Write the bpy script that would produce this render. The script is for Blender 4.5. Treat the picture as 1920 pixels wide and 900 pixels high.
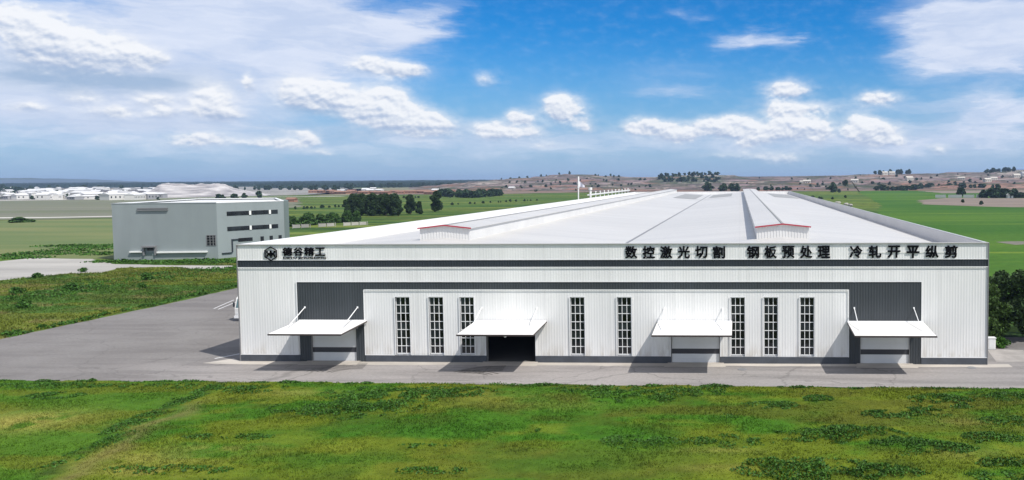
import bpy, math, random
import numpy as np
from mathutils import Vector

random.seed(7)
rng = np.random.default_rng(11)
S = bpy.context.scene
COL = S.collection
for o in list(bpy.data.objects):
    bpy.data.objects.remove(o)

# ------------------------------------------------------------------ camera
CAM = Vector((0.0, -72.5235, 16.9597))
yaw, pit, roll = 0.0507, 0.0544, -0.0068
F = Vector((-math.sin(yaw)*math.cos(pit), math.cos(yaw)*math.cos(pit), -math.sin(pit)))
Rv = Vector((math.cos(yaw), math.sin(yaw), 0)); Uv = Rv.cross(F)
R2 = Rv*math.cos(roll) + Uv*math.sin(roll); U2 = -Rv*math.sin(roll) + Uv*math.cos(roll)
cd = bpy.data.cameras.new('camera'); cam = bpy.data.objects.new('camera', cd); COL.objects.link(cam)
from mathutils import Matrix
M = Matrix((R2, U2, -F)).transposed().to_4x4(); M.translation = CAM; cam.matrix_world = M
cd.sensor_width = 36; cd.lens = 1499.72/1920*36
cd.shift_x = (960-1310.5)/1920; cd.shift_y = (416.16-450)/1920
cd.clip_start = 0.5; cd.clip_end = 60000
S.camera = cam

# ------------------------------------------------------------------ exposure, sun, sky
S.view_settings.view_transform = 'Standard'; S.view_settings.look = 'None'
S.view_settings.gamma = 1; S.view_settings.use_curve_mapping = False
S.view_settings.exposure = 0.22
S.cycles.max_bounces = 6; S.cycles.volume_bounces = 0; S.cycles.transparent_max_bounces = 8
SUN = Vector((7.0, -4.2, 11.0)).normalized()
EL = math.asin(SUN.z); AZ = math.atan2(SUN.x, SUN.y)
ld = bpy.data.lights.new('sun', 'SUN'); ld.energy = 4.15; ld.angle = math.radians(0.53); ld.color = (1.0, 0.955, 0.89)
sun = bpy.data.objects.new('sun', ld); COL.objects.link(sun)
sun.rotation_euler = SUN.to_track_quat('Z', 'Y').to_euler(); sun.location = SUN*200

CUMULUS = [(-42.34, 8.18, 1.04, 0.96, 1.0), (-40.76, 7.63, 1.31, 0.81, 1.1), (-38.84, 7.42, 1.27, 0.65, 1.0), (-37.21, 7.25, 0.85, 0.43, 0.8), (-43.2, 8.93, 0.61, 0.61, 0.6), (-40.04, 4.74, 0.9, 0.26, 0.55), (-36.91, 4.81, 0.88, 0.27, 0.8), (-38.72, 3.99, 1.05, 0.24, 0.75), (-34.08, 5.03, 0.89, 0.63, 1.0), (-33.69, 4.31, 1.06, 0.38, 0.8), (-36.41, 4.08, 0.64, 0.22, 0.6), (-42.73, 4.16, 0.82, 0.22, 0.6), (-32.07, 6.1, 0.22, 0.39, 0.7), (-29.27, 5.67, 1.22, 0.6, 1.0), (-27.42, 5.54, 1.08, 0.58, 1.0), (-25.21, 4.68, 1.44, 0.62, 1.0), (-24.2, 5.65, 1.08, 0.49, 0.9), (-22.91, 4.14, 1.62, 0.63, 1.1), (-21.06, 3.7, 1.2, 0.43, 1.0), (-24.8, 7.55, 1.26, 0.38, 0.9), (-22.83, 7.29, 1.1, 0.32, 0.9), (-34.58, 2.55, 1.35, 0.28, 0.9), (-30.57, 2.42, 1.3, 0.26, 0.85), (-28.9, 2.64, 0.59, 0.27, 0.6), (-28.0, 1.83, 0.83, 0.17, 0.5), (-39.28, 2.45, 0.6, 0.24, 0.35), (-29.34, 3.11, 0.73, 0.13, 0.5), (-17.39, 3.46, 0.9, 0.36, 0.9), (-16.14, 3.21, 1.06, 0.33, 0.8), (-15.4, 4.32, 0.71, 0.33, 0.9), (-14.51, 3.4, 0.72, 0.3, 0.5), (-12.71, 5.33, 0.87, 0.41, 1.0), (-12.28, 4.64, 1.24, 0.52, 0.85), (-11.0, 3.68, 0.59, 0.3, 0.6), (-13.61, 2.4, 0.87, 0.22, 0.4), (-6.86, 3.75, 1.13, 0.38, 1.0), (-4.97, 3.37, 1.29, 0.38, 1.0), (-3.83, 3.02, 0.76, 0.3, 0.8), (-1.93, 3.73, 1.14, 0.38, 1.0), (-0.03, 3.56, 1.3, 0.5, 1.1), (1.48, 2.98, 0.99, 0.34, 0.9), (0.46, 2.5, 0.53, 0.27, 0.8), (3.37, 3.71, 1.14, 0.5, 1.0), (5.05, 3.49, 1.29, 0.53, 1.0), (5.61, 2.66, 0.53, 0.3, 0.6), (8.56, 3.43, 0.9, 0.57, 1.1), (9.47, 3.05, 1.34, 0.45, 1.1), (10.92, 2.58, 0.74, 0.23, 0.7), (3.37, 6.2, 1.22, 0.42, 1.0), (2.81, 4.91, 0.76, 0.31, 0.9), (4.68, 4.88, 1.9, 0.3, 0.6), (9.64, 5.46, 1.19, 0.3, 0.9), (13.76, 1.91, 0.72, 0.22, 0.6), (2.99, 1.38, 1.37, 0.31, 0.7), (-0.23, 1.6, 1.91, 0.23, 0.4), (-17.68, 6.82, 0.69, 0.33, 0.45)]
VEIL = [(-33.2, 10.31, 8.83, 2.56, 1.25), (-41.04, 6.59, 6.96, 2.02, 1.0), (-26.35, 9.56, 3.68, 1.37, 0.6), (-30.9, 10.52, 3.09, 0.92, 0.7), (-22.77, 9.77, 1.95, 1.06, 0.5), (-39.19, 4.63, 7.57, 1.78, 0.8), (-29.23, 6.73, 6.69, 1.5, 0.7), (-20.71, 10.91, 1.34, 1.07, 0.4), (0.94, 9.65, 3.06, 0.61, 0.75), (-3.58, 11.51, 1.52, 0.53, 0.35), (3.56, 9.42, 0.76, 0.76, 0.3), (-5.12, 7.51, 4.93, 0.99, 0.3), (-5.51, 6.22, 3.41, 0.38, 0.42), (-3.24, 5.83, 2.28, 0.31, 0.25), (14.71, 10.69, 4.29, 2.03, 1.0), (13.01, 8.0, 2.9, 1.34, 0.65), (17.78, 7.75, 2.77, 1.64, 0.7), (18.41, 9.76, 3.78, 2.17, 0.8), (17.49, 4.46, 4.17, 1.09, 0.7), (11.62, 5.01, 4.03, 0.52, 0.35), (3.56, 5.2, 4.19, 0.53, 0.42), (-1.36, 2.63, 12.6, 0.84, 0.28), (-20.9, 3.17, 8.33, 0.89, 0.3), (-14.47, 5.24, 3.94, 1.11, 0.22), (-37.97, 3.93, 7.83, 1.2, 0.55), (-1.36, 2.44, 19.09, 1.72, 0.34), (-21.61, 2.09, 11.56, 1.6, 0.36), (-39.3, 1.74, 9.15, 1.33, 0.4), (16.84, 2.53, 7.0, 1.83, 0.5), (9.84, 2.3, 9.27, 0.94, 0.3)]
SHADE = [(-39.64, 5.81, 4.53, 0.65, 0.95), (-42.43, 6.04, 2.5, 0.68, 0.6), (-27.75, 4.85, 2.39, 0.47, 0.75), (-35.83, 5.58, 2.76, 0.5, 0.5), (-37.99, 3.4, 7.83, 0.54, 0.22), (-24.92, 3.19, 4.71, 0.42, 0.3), (9.48, 2.24, 2.6, 0.3, 0.3)]
HAZE_D = 0.0001


W = bpy.data.worlds.new('World'); S.world = W; W.use_nodes = True
nt = W.node_tree; nt.nodes.clear()
def N(kind, **kw):
    n = nt.nodes.new(kind)
    for k, v in kw.items(): setattr(n, k, v)
    return n
def setin(sock, v):
    if hasattr(v, 'is_output') or isinstance(v, bpy.types.NodeSocket): nt.links.new(v, sock)
    else: sock.default_value = v
def MATH(op, a, b=0.0, c=0.0, clamp=False):
    n = N('ShaderNodeMath', operation=op, use_clamp=clamp)
    for i, v in enumerate((a, b, c)): setin(n.inputs[i], v)
    return n.outputs[0]
def VM(op, a, b=(0,0,0), c=(0,0,0)):
    n = N('ShaderNodeVectorMath', operation=op)
    for i, v in enumerate((a, b, c)):
        if i < len(n.inputs): setin(n.inputs[i], v)
    return n.outputs['Value'] if op in ('DOT_PRODUCT', 'LENGTH') else n.outputs['Vector']
def RANGE(x, a, b, c=0.0, d=1.0, mode='SMOOTHSTEP'):
    n = N('ShaderNodeMapRange', interpolation_type=mode)
    for i, v in enumerate((x, a, b, c, d)): setin(n.inputs[i], v)
    return n.outputs[0]
def MIXC(f, a, b, mode='MIX'):
    n = N('ShaderNodeMix', data_type='RGBA', blend_type=mode)
    setin(n.inputs[0], f); setin(n.inputs[6], a); setin(n.inputs[7], b); return n.outputs[2]
def NOISE(vec, scale, detail=6.0, rough=0.55, out='Fac'):
    n = N('ShaderNodeTexNoise'); n.noise_dimensions = '3D'
    nt.links.new(vec, n.inputs['Vector']); n.inputs['Scale'].default_value = scale
    n.inputs['Detail'].default_value = detail; n.inputs['Roughness'].default_value = rough
    return n.outputs[out]

def build_world():
    sky = N('ShaderNodeTexSky', sky_type='NISHITA', sun_disc=False)
    sky.sun_elevation = EL; sky.sun_rotation = AZ
    sky.altitude = 100; sky.air_density = 1.0; sky.dust_density = 0.6; sky.ozone_density = 2.0
    tc = N('ShaderNodeTexCoord')
    d = VM('NORMALIZE', tc.outputs['Generated'])
    sx = N('ShaderNodeSeparateXYZ'); nt.links.new(d, sx.inputs[0])
    az = MATH('MULTIPLY', MATH('ARCTAN2', sx.outputs[0], sx.outputs[1]), 57.29578)
    el = MATH('MULTIPLY', MATH('ARCSINE', sx.outputs[2]), 57.29578)
    cb = N('ShaderNodeCombineXYZ'); nt.links.new(az, cb.inputs[0]); nt.links.new(el, cb.inputs[1])
    p = cb.outputs[0]
    # turbulence in sky directions
    ps = VM('MULTIPLY', p, (1.0, 1.7, 1.0))
    w1 = NOISE(ps, 0.55, 7, 0.6, 'Color'); w2 = NOISE(VM('MULTIPLY', p, (0.35, 1.6, 1)), 0.5, 6, 0.6, 'Color')
    pw = VM('MULTIPLY_ADD', VM('SUBTRACT', w1, (.5, .5, .5)), (1.3, .75, 0), p)
    pv = VM('MULTIPLY_ADD', VM('SUBTRACT', w2, (.5, .5, .5)), (7.0, 2.2, 0), p)
    def field(P, L, want_v=False, grow=1.0):
        acc, accv = 0.0, 0.0
        for a, e, ra, re, amp in L:
            ra, re = ra*grow, re*grow
            re = re*(1.25 if want_v else 1)
            q = VM('MULTIPLY_ADD', P, (1/ra, 1/re, 0), (-a/ra, -e/re, 0))
            g = MATH('POWER', 0.42, VM('DOT_PRODUCT', q, q))
            acc = MATH('MULTIPLY_ADD', g, amp, acc)
            if want_v:
                s = N('ShaderNodeSeparateXYZ'); nt.links.new(q, s.inputs[0])
                accv = MATH('MULTIPLY_ADD', MATH('MULTIPLY', g, amp), s.outputs[1], accv)
        return acc, accv
    C, V = field(pw, CUMULUS, True, 1.14)
    veil, _ = field(pv, VEIL)
    shd, _ = field(pv, SHADE)
    nA = NOISE(ps, .9, 8, 0.53)
    nB = NOISE(VM('ADD', ps, (0.10, 0.34, 0)), .9, 8, 0.53)
    dens = RANGE(MATH('ADD', C, MATH('MULTIPLY', MATH('MULTIPLY', MATH('SUBTRACT', nA, 0.5), RANGE(C, .02, .3)), 1.0)), 0.15, 0.70)
    soft = RANGE(MATH('ADD', C, MATH('MULTIPLY', MATH('SUBTRACT', nA, 0.5), 0.35)), -.05, 0.6, 0.0, 0.62)
    dens = MATH('MAXIMUM', dens, soft)
    vv = MATH('DIVIDE', V, MATH('ADD', C, 0.15))
    lit = MATH('ADD', MATH('MULTIPLY_ADD', vv, 0.46, 0.66), MATH('MULTIPLY', MATH('SUBTRACT', nA, nB), 1.7))
    lit = RANGE(lit, 0.05, 0.95)
    streak = NOISE(VM('MULTIPLY', pv, (0.25, 1.1, 1)), 0.75, 8, 0.62)
    veil = MATH('MULTIPLY', veil, RANGE(streak, 0.25, 0.72, 0.55, 1.15, 'LINEAR'))
    veil = RANGE(veil, 0.06, 1.0, 0.0, 0.95, 'SMOOTHSTEP')
    # blue of the clear sky: the Sky Texture, a little more saturated
    hs = N('ShaderNodeHueSaturation'); nt.links.new(sky.outputs[0], hs.inputs['Color'])
    hs.inputs['Saturation'].default_value = SKY_SAT; hs.inputs['Value'].default_value = SKY_VAL
    base = hs.outputs[0]
    base = MIXC(1.0, base, SKY_TINT, 'MULTIPLY')
    hz = RANGE(el, -1.0, 11.0, 0.88, 0.0, 'SMOOTHSTEP')
    base = MIXC(hz, base, (3.5*CK, 4.9*CK, 7.1*CK, 1))
    c1 = MIXC(veil, base, MIXC(RANGE(streak, .35, .7), (5.6*CK, 6.5*CK, 8.4*CK, 1), (7.2*CK, 7.8*CK, 9.2*CK, 1)))
    c2 = MIXC(MATH('MULTIPLY', MATH('MINIMUM', shd, 1.0), 0.75), c1, (2.9*CK, 4.3*CK, 6.3*CK, 1))
    cc = MIXC(lit, (4.0*CK, 5.0*CK, 6.9*CK, 1), (8.9*CK, 9.1*CK, 9.5*CK, 1))
    c3 = MIXC(MATH('MULTIPLY', dens, RANGE(el, 0.3, 3.2, 0.6, 0.97)), c2, cc)
    fin = MIXC(RANGE(el, 0.0, 2.0, 0.6, 0.0), c3, (3.2*CK, 4.6*CK, 6.7*CK, 1))
    # unseen broken cloud, added round the rest of the dome for whiter fill light
    wide = NOISE(VM('MULTIPLY', d, (1, 1, 1.6)), 1.7, 6, 0.6)
    wide = MATH('MULTIPLY', RANGE(wide, .40, .62, .25, .9), MATH('MAXIMUM', RANGE(el, 13.5, 24), RANGE(MATH('ABSOLUTE', az), 52, 75)))
    fin = MIXC(wide, fin, (9.4*CK, 9.3*CK, 9.2*CK, 1))
    bg = N('ShaderNodeBackground'); bg.inputs['Strength'].default_value = 0.12
    nt.links.new(fin, bg.inputs['Color'])
    out = N('ShaderNodeOutputWorld'); nt.links.new(bg.outputs[0], out.inputs['Surface'])
SKY_SAT, SKY_VAL, CK = 1.2, 0.90, 0.75
SKY_TINT = (.11, .60, 1.0, 1)
build_world()
W.cycles.sampling_method = 'MANUAL'; W.cycles.sample_map_resolution = 512

# ------------------------------------------------------------------ materials
def mat(name, color, rough=0.6, var=0.0, scale=1.0, stretch=(1,1,1), color2=None, bump=0.0, bscale=None, metal=0.0, spec=0.5, island=0.0, attr=None, streaks=None, clearness=None):
    global nt
    m = bpy.data.materials.new(name); m.use_nodes = True; nt = m.node_tree
    b = nt.nodes['Principled BSDF']
    b.inputs['Roughness'].default_value = rough; b.inputs['Metallic'].default_value = metal
    b.inputs['Specular IOR Level'].default_value = spec
    tc = N('ShaderNodeTexCoord'); P = VM('MULTIPLY', tc.outputs['Object'], stretch)
    c = tuple(color)+(1,)
    src = None
    if attr:
        a = N('ShaderNodeVertexColor', layer_name=attr); src = a.outputs['Color']
    if var or color2:
        n = NOISE(P, scale, 7, 0.6)
        c2 = tuple(color2)+(1,) if color2 else tuple(x*(1-var) for x in color)+(1,)
        c1 = c if color2 else tuple(min(1, x*(1+var)) for x in color)+(1,)
        if src is not None: src = MIXC(1.0, src, MIXC(RANGE(n, .3, .7), (1-var,)*3+(1,), (1+var,)*3+(1,)), 'MULTIPLY')
        else: src = MIXC(RANGE(n, .32, .68), c2, c1)
    if streaks:
        sc_, st_, amt = streaks
        n = NOISE(VM('MULTIPLY', tc.outputs['Object'], st_), sc_, 5, 0.6)
        k = RANGE(n, .35, .7, 1-amt, 1.0)
        kc = N('ShaderNodeCombineColor')
        for i in range(3): nt.links.new(k, kc.inputs[i])
        src = MIXC(1.0, src if src is not None else c, kc.outputs[0], 'MULTIPLY')
    if island:
        g = N('ShaderNodeNewGeometry')
        k = RANGE(g.outputs['Random Per Island'], 0, 1, 1-island, 1+island, 'LINEAR')
        kc = N('ShaderNodeCombineColor')
        for i in range(3): nt.links.new(k, kc.inputs[i])
        src = MIXC(1.0, src if src is not None else c, kc.outputs[0], 'MULTIPLY')
    if src is None: b.inputs['Base Color'].default_value = c
    else: nt.links.new(src, b.inputs['Base Color'])
    if bump:
        bn = N('ShaderNodeBump'); bn.inputs['Strength'].default_value = bump; bn.inputs['Distance'].default_value = 0.05
        nt.links.new(NOISE(P, bscale or scale*6, 5, 0.6), bn.inputs['Height']); nt.links.new(bn.outputs[0], b.inputs['Normal'])
    return m

def wall_mat():
    global nt
    m = mat('white_cladding', (.82, .815, .80), .45, .03, .35, (1, 1, .15), streaks=(1.3, (1.0, 1, .06), .05)); nt = m.node_tree; b = nt.nodes['Principled BSDF']
    src = b.inputs['Base Color'].links[0].from_socket
    P = N('ShaderNodeTexCoord').outputs['Object']; sx = N('ShaderNodeSeparateXYZ'); nt.links.new(P, sx.inputs[0])
    n1 = NOISE(VM('MULTIPLY', P, (1, 1, .25)), 1.6, 6, .65); n2 = NOISE(VM('MULTIPLY', P, (2.2, 1, .035)), 1.0, 5, .6); n3 = NOISE(P, .22, 4, .55)
    lap = MATH('ABSOLUTE', MATH('SUBTRACT', MATH('FRACT', MATH('DIVIDE', sx.outputs[0], 6.0)), .5))
    c = MIXC(RANGE(lap, .492, .498, 0, .35), src, (.45, .45, .44, 1))
    c = MIXC(MATH('MULTIPLY', RANGE(sx.outputs[2], .6, 2.3, .55, 0), RANGE(n1, .42, .62)), c, (.50, .455, .39, 1))
    c = MIXC(RANGE(n2, .54, .70, 0, .16), c, (.52, .52, .51, 1))
    c = MIXC(RANGE(n3, .40, .66, 0, .12), c, (.60, .62, .64, 1))
    nt.links.new(c, b.inputs['Base Color']); return m
MWALL = wall_mat()
def roof_mat():
    global nt
    m = mat('roof_sheet', (.545, .535, .515), .45, .035, .06, (.4, 1, 1), streaks=(.9, (.03, 1, 1), .08)); nt = m.node_tree; b = nt.nodes['Principled BSDF']
    src = b.inputs['Base Color'].links[0].from_socket
    P = N('ShaderNodeTexCoord').outputs['Object']; sx = N('ShaderNodeSeparateXYZ'); nt.links.new(P, sx.inputs[0])
    w = N('ShaderNodeTexWhiteNoise', noise_dimensions='1D'); nt.links.new(MATH('FLOOR', MATH('DIVIDE', sx.outputs[1], 3.2)), w.inputs['W'])
    c = MIXC(RANGE(w.outputs['Value'], .3, 1, 0, .32), src, (.42, .42, .415, 1))
    lap = MATH('ABSOLUTE', MATH('SUBTRACT', MATH('FRACT', MATH('DIVIDE', sx.outputs[1], 9.6)), .5)); c = MIXC(RANGE(lap, .488, .496, 0, .45), c, (.30, .30, .30, 1))
    lx = MATH('ABSOLUTE', MATH('SUBTRACT', MATH('FRACT', MATH('DIVIDE', sx.outputs[0], 8.7)), .5)); c = MIXC(RANGE(lx, .493, .498, 0, .22), c, (.33, .33, .33, 1))
    n = NOISE(VM('MULTIPLY', P, (.12, 1, 1)), .35, 6, .65); c = MIXC(RANGE(n, .52, .70, 0, .35), c, (.44, .43, .41, 1))
    nt.links.new(c, b.inputs['Base Color']); return m
MROOF = roof_mat()
MMON = mat('vent_sheet', (.68, .675, .66), .5, .03, .2, streaks=(.8, (1, .3, .2), .06))
MDARK = mat('dark_cladding', (.022, .028, .036), .5, .12, .4, (1, 1, .2))
MDARK2 = mat('charcoal_cladding', (.040, .047, .054), .5, .12, .4, (1, 1, .2))
MTRIM = mat('white_trim', (.82, .82, .82), .4, .02, 1)
MCAN = mat('canopy_sheet', (.80, .79, .765), .5, .03, .5, streaks=(1.0, (1, .15, 1), .06))
MFASC = mat('dark_fascia', (.05, .035, .032), .5)
MRED = mat('red_trim', (.40, .03, .05), .5)
MDOOR = mat('door_panel', (.70, .71, .715), .45, .03, .5)
MGREYW = mat('skylight_sheet', (.27, .275, .275), .65, .06, .5)
MSEAM = mat('gutter_metal', (.20, .20, .205), .5)
MPARG = mat('parapet_lining', (.60, .585, .58), .5, .05, .1)  # greyed to carry the shade on the right parapet's inner side
MLET = mat('black_letter', (.004, .004, .005), .8, spec=.08)
MGLASS = mat('dark_glass', (.014, .017, .019), .07, .5, .5, spec=.5, island=.9)
MINT = mat('interior_floor', (.10, .10, .10), .8)
MB2 = mat('grey_render', (.250, .286, .290), .7, .05, .08, streaks=(.4, (1, 1, .1), .07))
MB2D = mat('grey_shade_and_doors', (.19, .235, .23), .7, .05, .1)  # render darkened as shade for the stair tower; doors share the tone
MWHITE = mat('white_paint', (.78, .78, .76), .5, .04, .5)
def concrete():
    global nt
    m = bpy.data.materials.new('concrete'); m.use_nodes = True; nt = m.node_tree
    b = nt.nodes['Principled BSDF']; b.inputs['Roughness'].default_value = .85; b.inputs['Specular IOR Level'].default_value = .25
    tc = N('ShaderNodeTexCoord'); P = tc.outputs['Object']; sx = N('ShaderNodeSeparateXYZ'); nt.links.new(P, sx.inputs[0])
    n1 = NOISE(VM('MULTIPLY', P, (.06, .5, 1)), .8, 6, .6); n2 = NOISE(P, .07, 6, .6); n3 = NOISE(P, 3.5, 5, .65)
    fr = MATH('MULTIPLY', RANGE(MATH('ADD', sx.outputs[0], MATH('MULTIPLY', n2, 14.0)), -58, -34), RANGE(sx.outputs[1], -1.5, 3, 1, 0))
    c = MIXC(fr, (.186, .175, .167, 1), (.300, .278, .265, 1))
    c = MIXC(RANGE(n1, .42, .62, 0, .6), c, (.135, .125, .120, 1))
    c = MIXC(RANGE(n2, .45, .62, 0, .4), c, (.235, .225, .215, 1))
    n4 = NOISE(P, .9, 6, .7); c = MIXC(RANGE(n4, .66, .74, 0, .55), c, (.085, .08, .075, 1))
    c = MIXC(1.0, c, MIXC(RANGE(n3, .3, .7), (.9, .9, .9, 1), (1.07, 1.07, 1.07, 1)), 'MULTIPLY')
    v = N('ShaderNodeTexVoronoi', feature='DISTANCE_TO_EDGE'); nt.links.new(VM('MULTIPLY_ADD', NOISE(P, .4, 4, .6, 'Color'), (3, 3, 0), P), v.inputs['Vector']); v.inputs['Scale'].default_value = .11
    c = MIXC(RANGE(v.outputs['Distance'], .0, .012, .45, 0), c, (.10, .095, .09, 1))
    nt.links.new(c, b.inputs['Base Color'])
    bn = N('ShaderNodeBump'); bn.inputs['Strength'].default_value = .2; bn.inputs['Distance'].default_value = .03
    nt.links.new(n3, bn.inputs['Height']); nt.links.new(bn.outputs[0], b.inputs['Normal'])
    return m
MCONC = concrete()
MAPRON = mat('pale_concrete', (.47, .43, .38), .85, .12, .5, (.4, 1, 1), streaks=(.5, (.3, 1, 1), .2))
MTYRE = mat('tyre_rubber_marks', (.10, .092, .085), .9, .3, 1.5)
MPAINT = mat('road_paint', (.62, .62, .62), .7, .1, 2)
MPALE = mat('pale_dirt', (.39, .375, .345), .9, .12, .05, (.4, 1.5, 1), streaks=(.05, (.3, 1.4, 1), .25))
MTRUNK = mat('bark', (.06, .045, .032), .9, .3, 3)
MLEAF = mat('leaf_dark', (.031, .060, .018), .7, island=.45, spec=.2)
MLEAF2 = mat('leaf_mid', (.042, .092, .018), .7, island=.5, spec=.2)
MLEAFF = mat('leaf_far', (.036, .066, .032), .8, island=.55, spec=.1)  # far green lightened to hold some distance haze in the colour
MLEAFB = mat('leaf_bush', (.045, .085, .018), .65, island=.55, spec=.2)
MWEED = mat('weed_leaf', (.040, .108, .011), .6, island=.5, spec=.2)
MGRASS = mat('grass_cover', (.1, .1, .1), .9, attr='cover', var=.18, scale=.9, spec=.1)
MBLADE = mat('grass_blade', (.1, .1, .1), .8, attr='cover', island=.35, spec=.15)

# ------------------------------------------------------------------ mesh helpers
class MB:
    def __init__(s): s.v = []; s.f = []; s.mi = []; s.m = 0
    def add(s, vs, fs):
        b = len(s.v); s.v += [tuple(q) for q in vs]; s.f += [tuple(b+i for i in f) for f in fs]; s.mi += [s.m]*len(fs)
    def box(s, x0, x1, y0, y1, z0, z1):
        s.add([(x0,y0,z0),(x1,y0,z0),(x1,y1,z0),(x0,y1,z0),(x0,y0,z1),(x1,y0,z1),(x1,y1,z1),(x0,y1,z1)],
              [(0,3,2,1),(4,5,6,7),(0,1,5,4),(1,2,6,5),(2,3,7,6),(3,0,4,7)])
    def quad(s, a, b, c, d): s.add([a, b, c, d], [(0,1,2,3)])
    def bar(s, p, q, w, h=None):
        p = Vector(p); q = Vector(q); h = h or w; t = (q-p).normalized()
        u = t.cross(Vector((0,0,1)));
        if u.length < 1e-3: u = Vector((1,0,0))
        u.normalize(); v = u.cross(t)
        vs = []
        for e in (p, q):
            for a, b in ((-1,-1),(1,-1),(1,1),(-1,1)): vs.append(e+u*a*w/2+v*b*h/2)
        s.add(vs, [(0,1,2,3),(7,6,5,4),(0,4,5,1),(1,5,6,2),(2,6,7,3),(3,7,4,0)])
    def tube(s, pts, rads, n=8):
        b = []
        prev = None
        for i, p in enumerate(pts):
            p = Vector(p); t = (Vector(pts[min(i+1, len(pts)-1)])-Vector(pts[max(i-1, 0)])).normalized()
            u = t.cross(Vector((0.3,1,0.1))).normalized() if prev is None else (prev-t*prev.dot(t)).normalized()
            prev = u; w = t.cross(u)
            b.append([p+(u*math.cos(2*math.pi*k/n)+w*math.sin(2*math.pi*k/n))*rads[i] for k in range(n)])
        vs = [q for r in b for q in r]; fs = []
        for i in range(len(pts)-1):
            for k in range(n): fs.append((i*n+k, i*n+(k+1)%n, (i+1)*n+(k+1)%n, (i+1)*n+k))
        fs.append(tuple(range(n-1, -1, -1))); fs.append(tuple((len(pts)-1)*n+k for k in range(n)))
        s.add(vs, fs)
    def prism(s, poly, z0, z1):
        n = len(poly)
        s.add([(x,y,z0) for x,y in poly]+[(x,y,z1) for x,y in poly],
              [tuple(range(n-1,-1,-1)), tuple(range(n,2*n))]+[(i,(i+1)%n,n+(i+1)%n,n+i) for i in range(n)])
    def ribs_x(s, x0, x1, z0, z1, y, depth=0.0085, per=0.25, out=-1):
        # trapezoid ribbed sheet facing -y (out=-1), ribs vertical, phase fixed in x
        prof = [(0.0,0),(0.11,0),(0.15,1),(0.21,1)]
        xs = [(x0, None)]
        k = math.floor(x0/per)-1
        pts = []
        while k*per < x1+per:
            for a, h in prof: pts.append((k*per+a, h))
            k += 1
        def hgt(x):
            for (a, ha), (b, hb) in zip(pts, pts[1:]):
                if a <= x <= b: return ha+(hb-ha)*(x-a)/(b-a) if b > a else ha
            return 0
        L = [(x0, hgt(x0))]+[(a, h) for a, h in pts if x0+1e-4 < a < x1-1e-4]+[(x1, hgt(x1))]
        vs = []
        for a, h in L: vs += [(a, y+out*depth*h, z0), (a, y+out*depth*h, z1)]
        s.add(vs, [(2*i, 2*i+2, 2*i+3, 2*i+1) if out < 0 else (2*i+1, 2*i+3, 2*i+2, 2*i) for i in range(len(L)-1)])
    def build(s, name, mats, parent=None, smooth=False):
        me = bpy.data.meshes.new(name); me.from_pydata(s.v, [], s.f)
        mats = mats if isinstance(mats, (list, tuple)) else [mats]
        for m in mats: me.materials.append(m)
        if len(mats) > 1: me.polygons.foreach_set('material_index', s.mi)
        if smooth: me.polygons.foreach_set('use_smooth', [True]*len(me.polygons))
        me.update()
        o = bpy.data.objects.new(name, me); COL.objects.link(o)
        if parent is not None: o.parent = parent; o.matrix_parent_inverse = world_of(parent).inverted()
        return o
def world_of(o):
    m = Matrix.LocRotScale(o.location, o.rotation_euler, o.scale)
    if o.parent is not None: m = world_of(o.parent) @ o.matrix_parent_inverse @ m
    return m
def tag(o, label=None, cat=None, group=None, kind=None):
    if label: o['label'] = label
    if cat: o['category'] = cat
    if group: o['group'] = group
    if kind: o['kind'] = kind
    return o
def empty(name, loc, label, cat, group=None):
    o = bpy.data.objects.new(name, None); COL.objects.link(o); o.location = loc; o.empty_display_size = .5
    return tag(o, label, cat, group)
def copy_tree(o, parent=None):
    c = o.copy(); COL.objects.link(c)
    if parent is not None: c.parent = parent
    for ch in list(o.children): copy_tree(ch, c)
    return c
def np_mesh(name, verts, faces_n, mats, cover=None, parent=None):
    # verts (N,3); faces_n: vertices per face, consecutive
    n = len(verts); nf = n//faces_n
    me = bpy.data.meshes.new(name); me.vertices.add(n); me.loops.add(n); me.polygons.add(nf)
    me.vertices.foreach_set('co', np.asarray(verts, np.float32).ravel())
    me.loops.foreach_set('vertex_index', np.arange(n, dtype=np.int32))
    me.polygons.foreach_set('loop_start', np.arange(0, n, faces_n, dtype=np.int32))
    me.materials.append(mats)
    me.update(calc_edges=True)
    if cover is not None:
        a = me.color_attributes.new('cover', 'FLOAT_COLOR', 'POINT')
        a.data.foreach_set('color', np.c_[cover, np.ones(n)].astype(np.float32).ravel())
    o = bpy.data.objects.new(name, me); COL.objects.link(o)
    if parent is not None: o.parent = parent
    return o
# value noise / fbm on numpy arrays
_T = np.random.default_rng(5).random((256, 256))
def vnoise(x, y):
    xi = np.floor(x).astype(int); yi = np.floor(y).astype(int); fx = x-xi; fy = y-yi
    fx = fx*fx*(3-2*fx); fy = fy*fy*(3-2*fy)
    g = lambda a, b: _T[a % 256, b % 256]
    return (g(xi,yi)*(1-fx)+g(xi+1,yi)*fx)*(1-fy)+(g(xi,yi+1)*(1-fx)+g(xi+1,yi+1)*fx)*fy
def fbm(x, y, o=5):
    s = 0; a = .5; t = 0
    for i in range(o):
        s = s+a*vnoise(x*2**i+i*17.3, y*2**i+i*9.1); t += a; a *= .55
    return s/t
def sm(x, a, b):
    t = np.clip((x-a)/(b-a), 0, 1); return t*t*(3-2*t)
def mixc(a, b, k):
    return a*(1-k[:, None])+np.asarray(b)*k[:, None]

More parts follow.
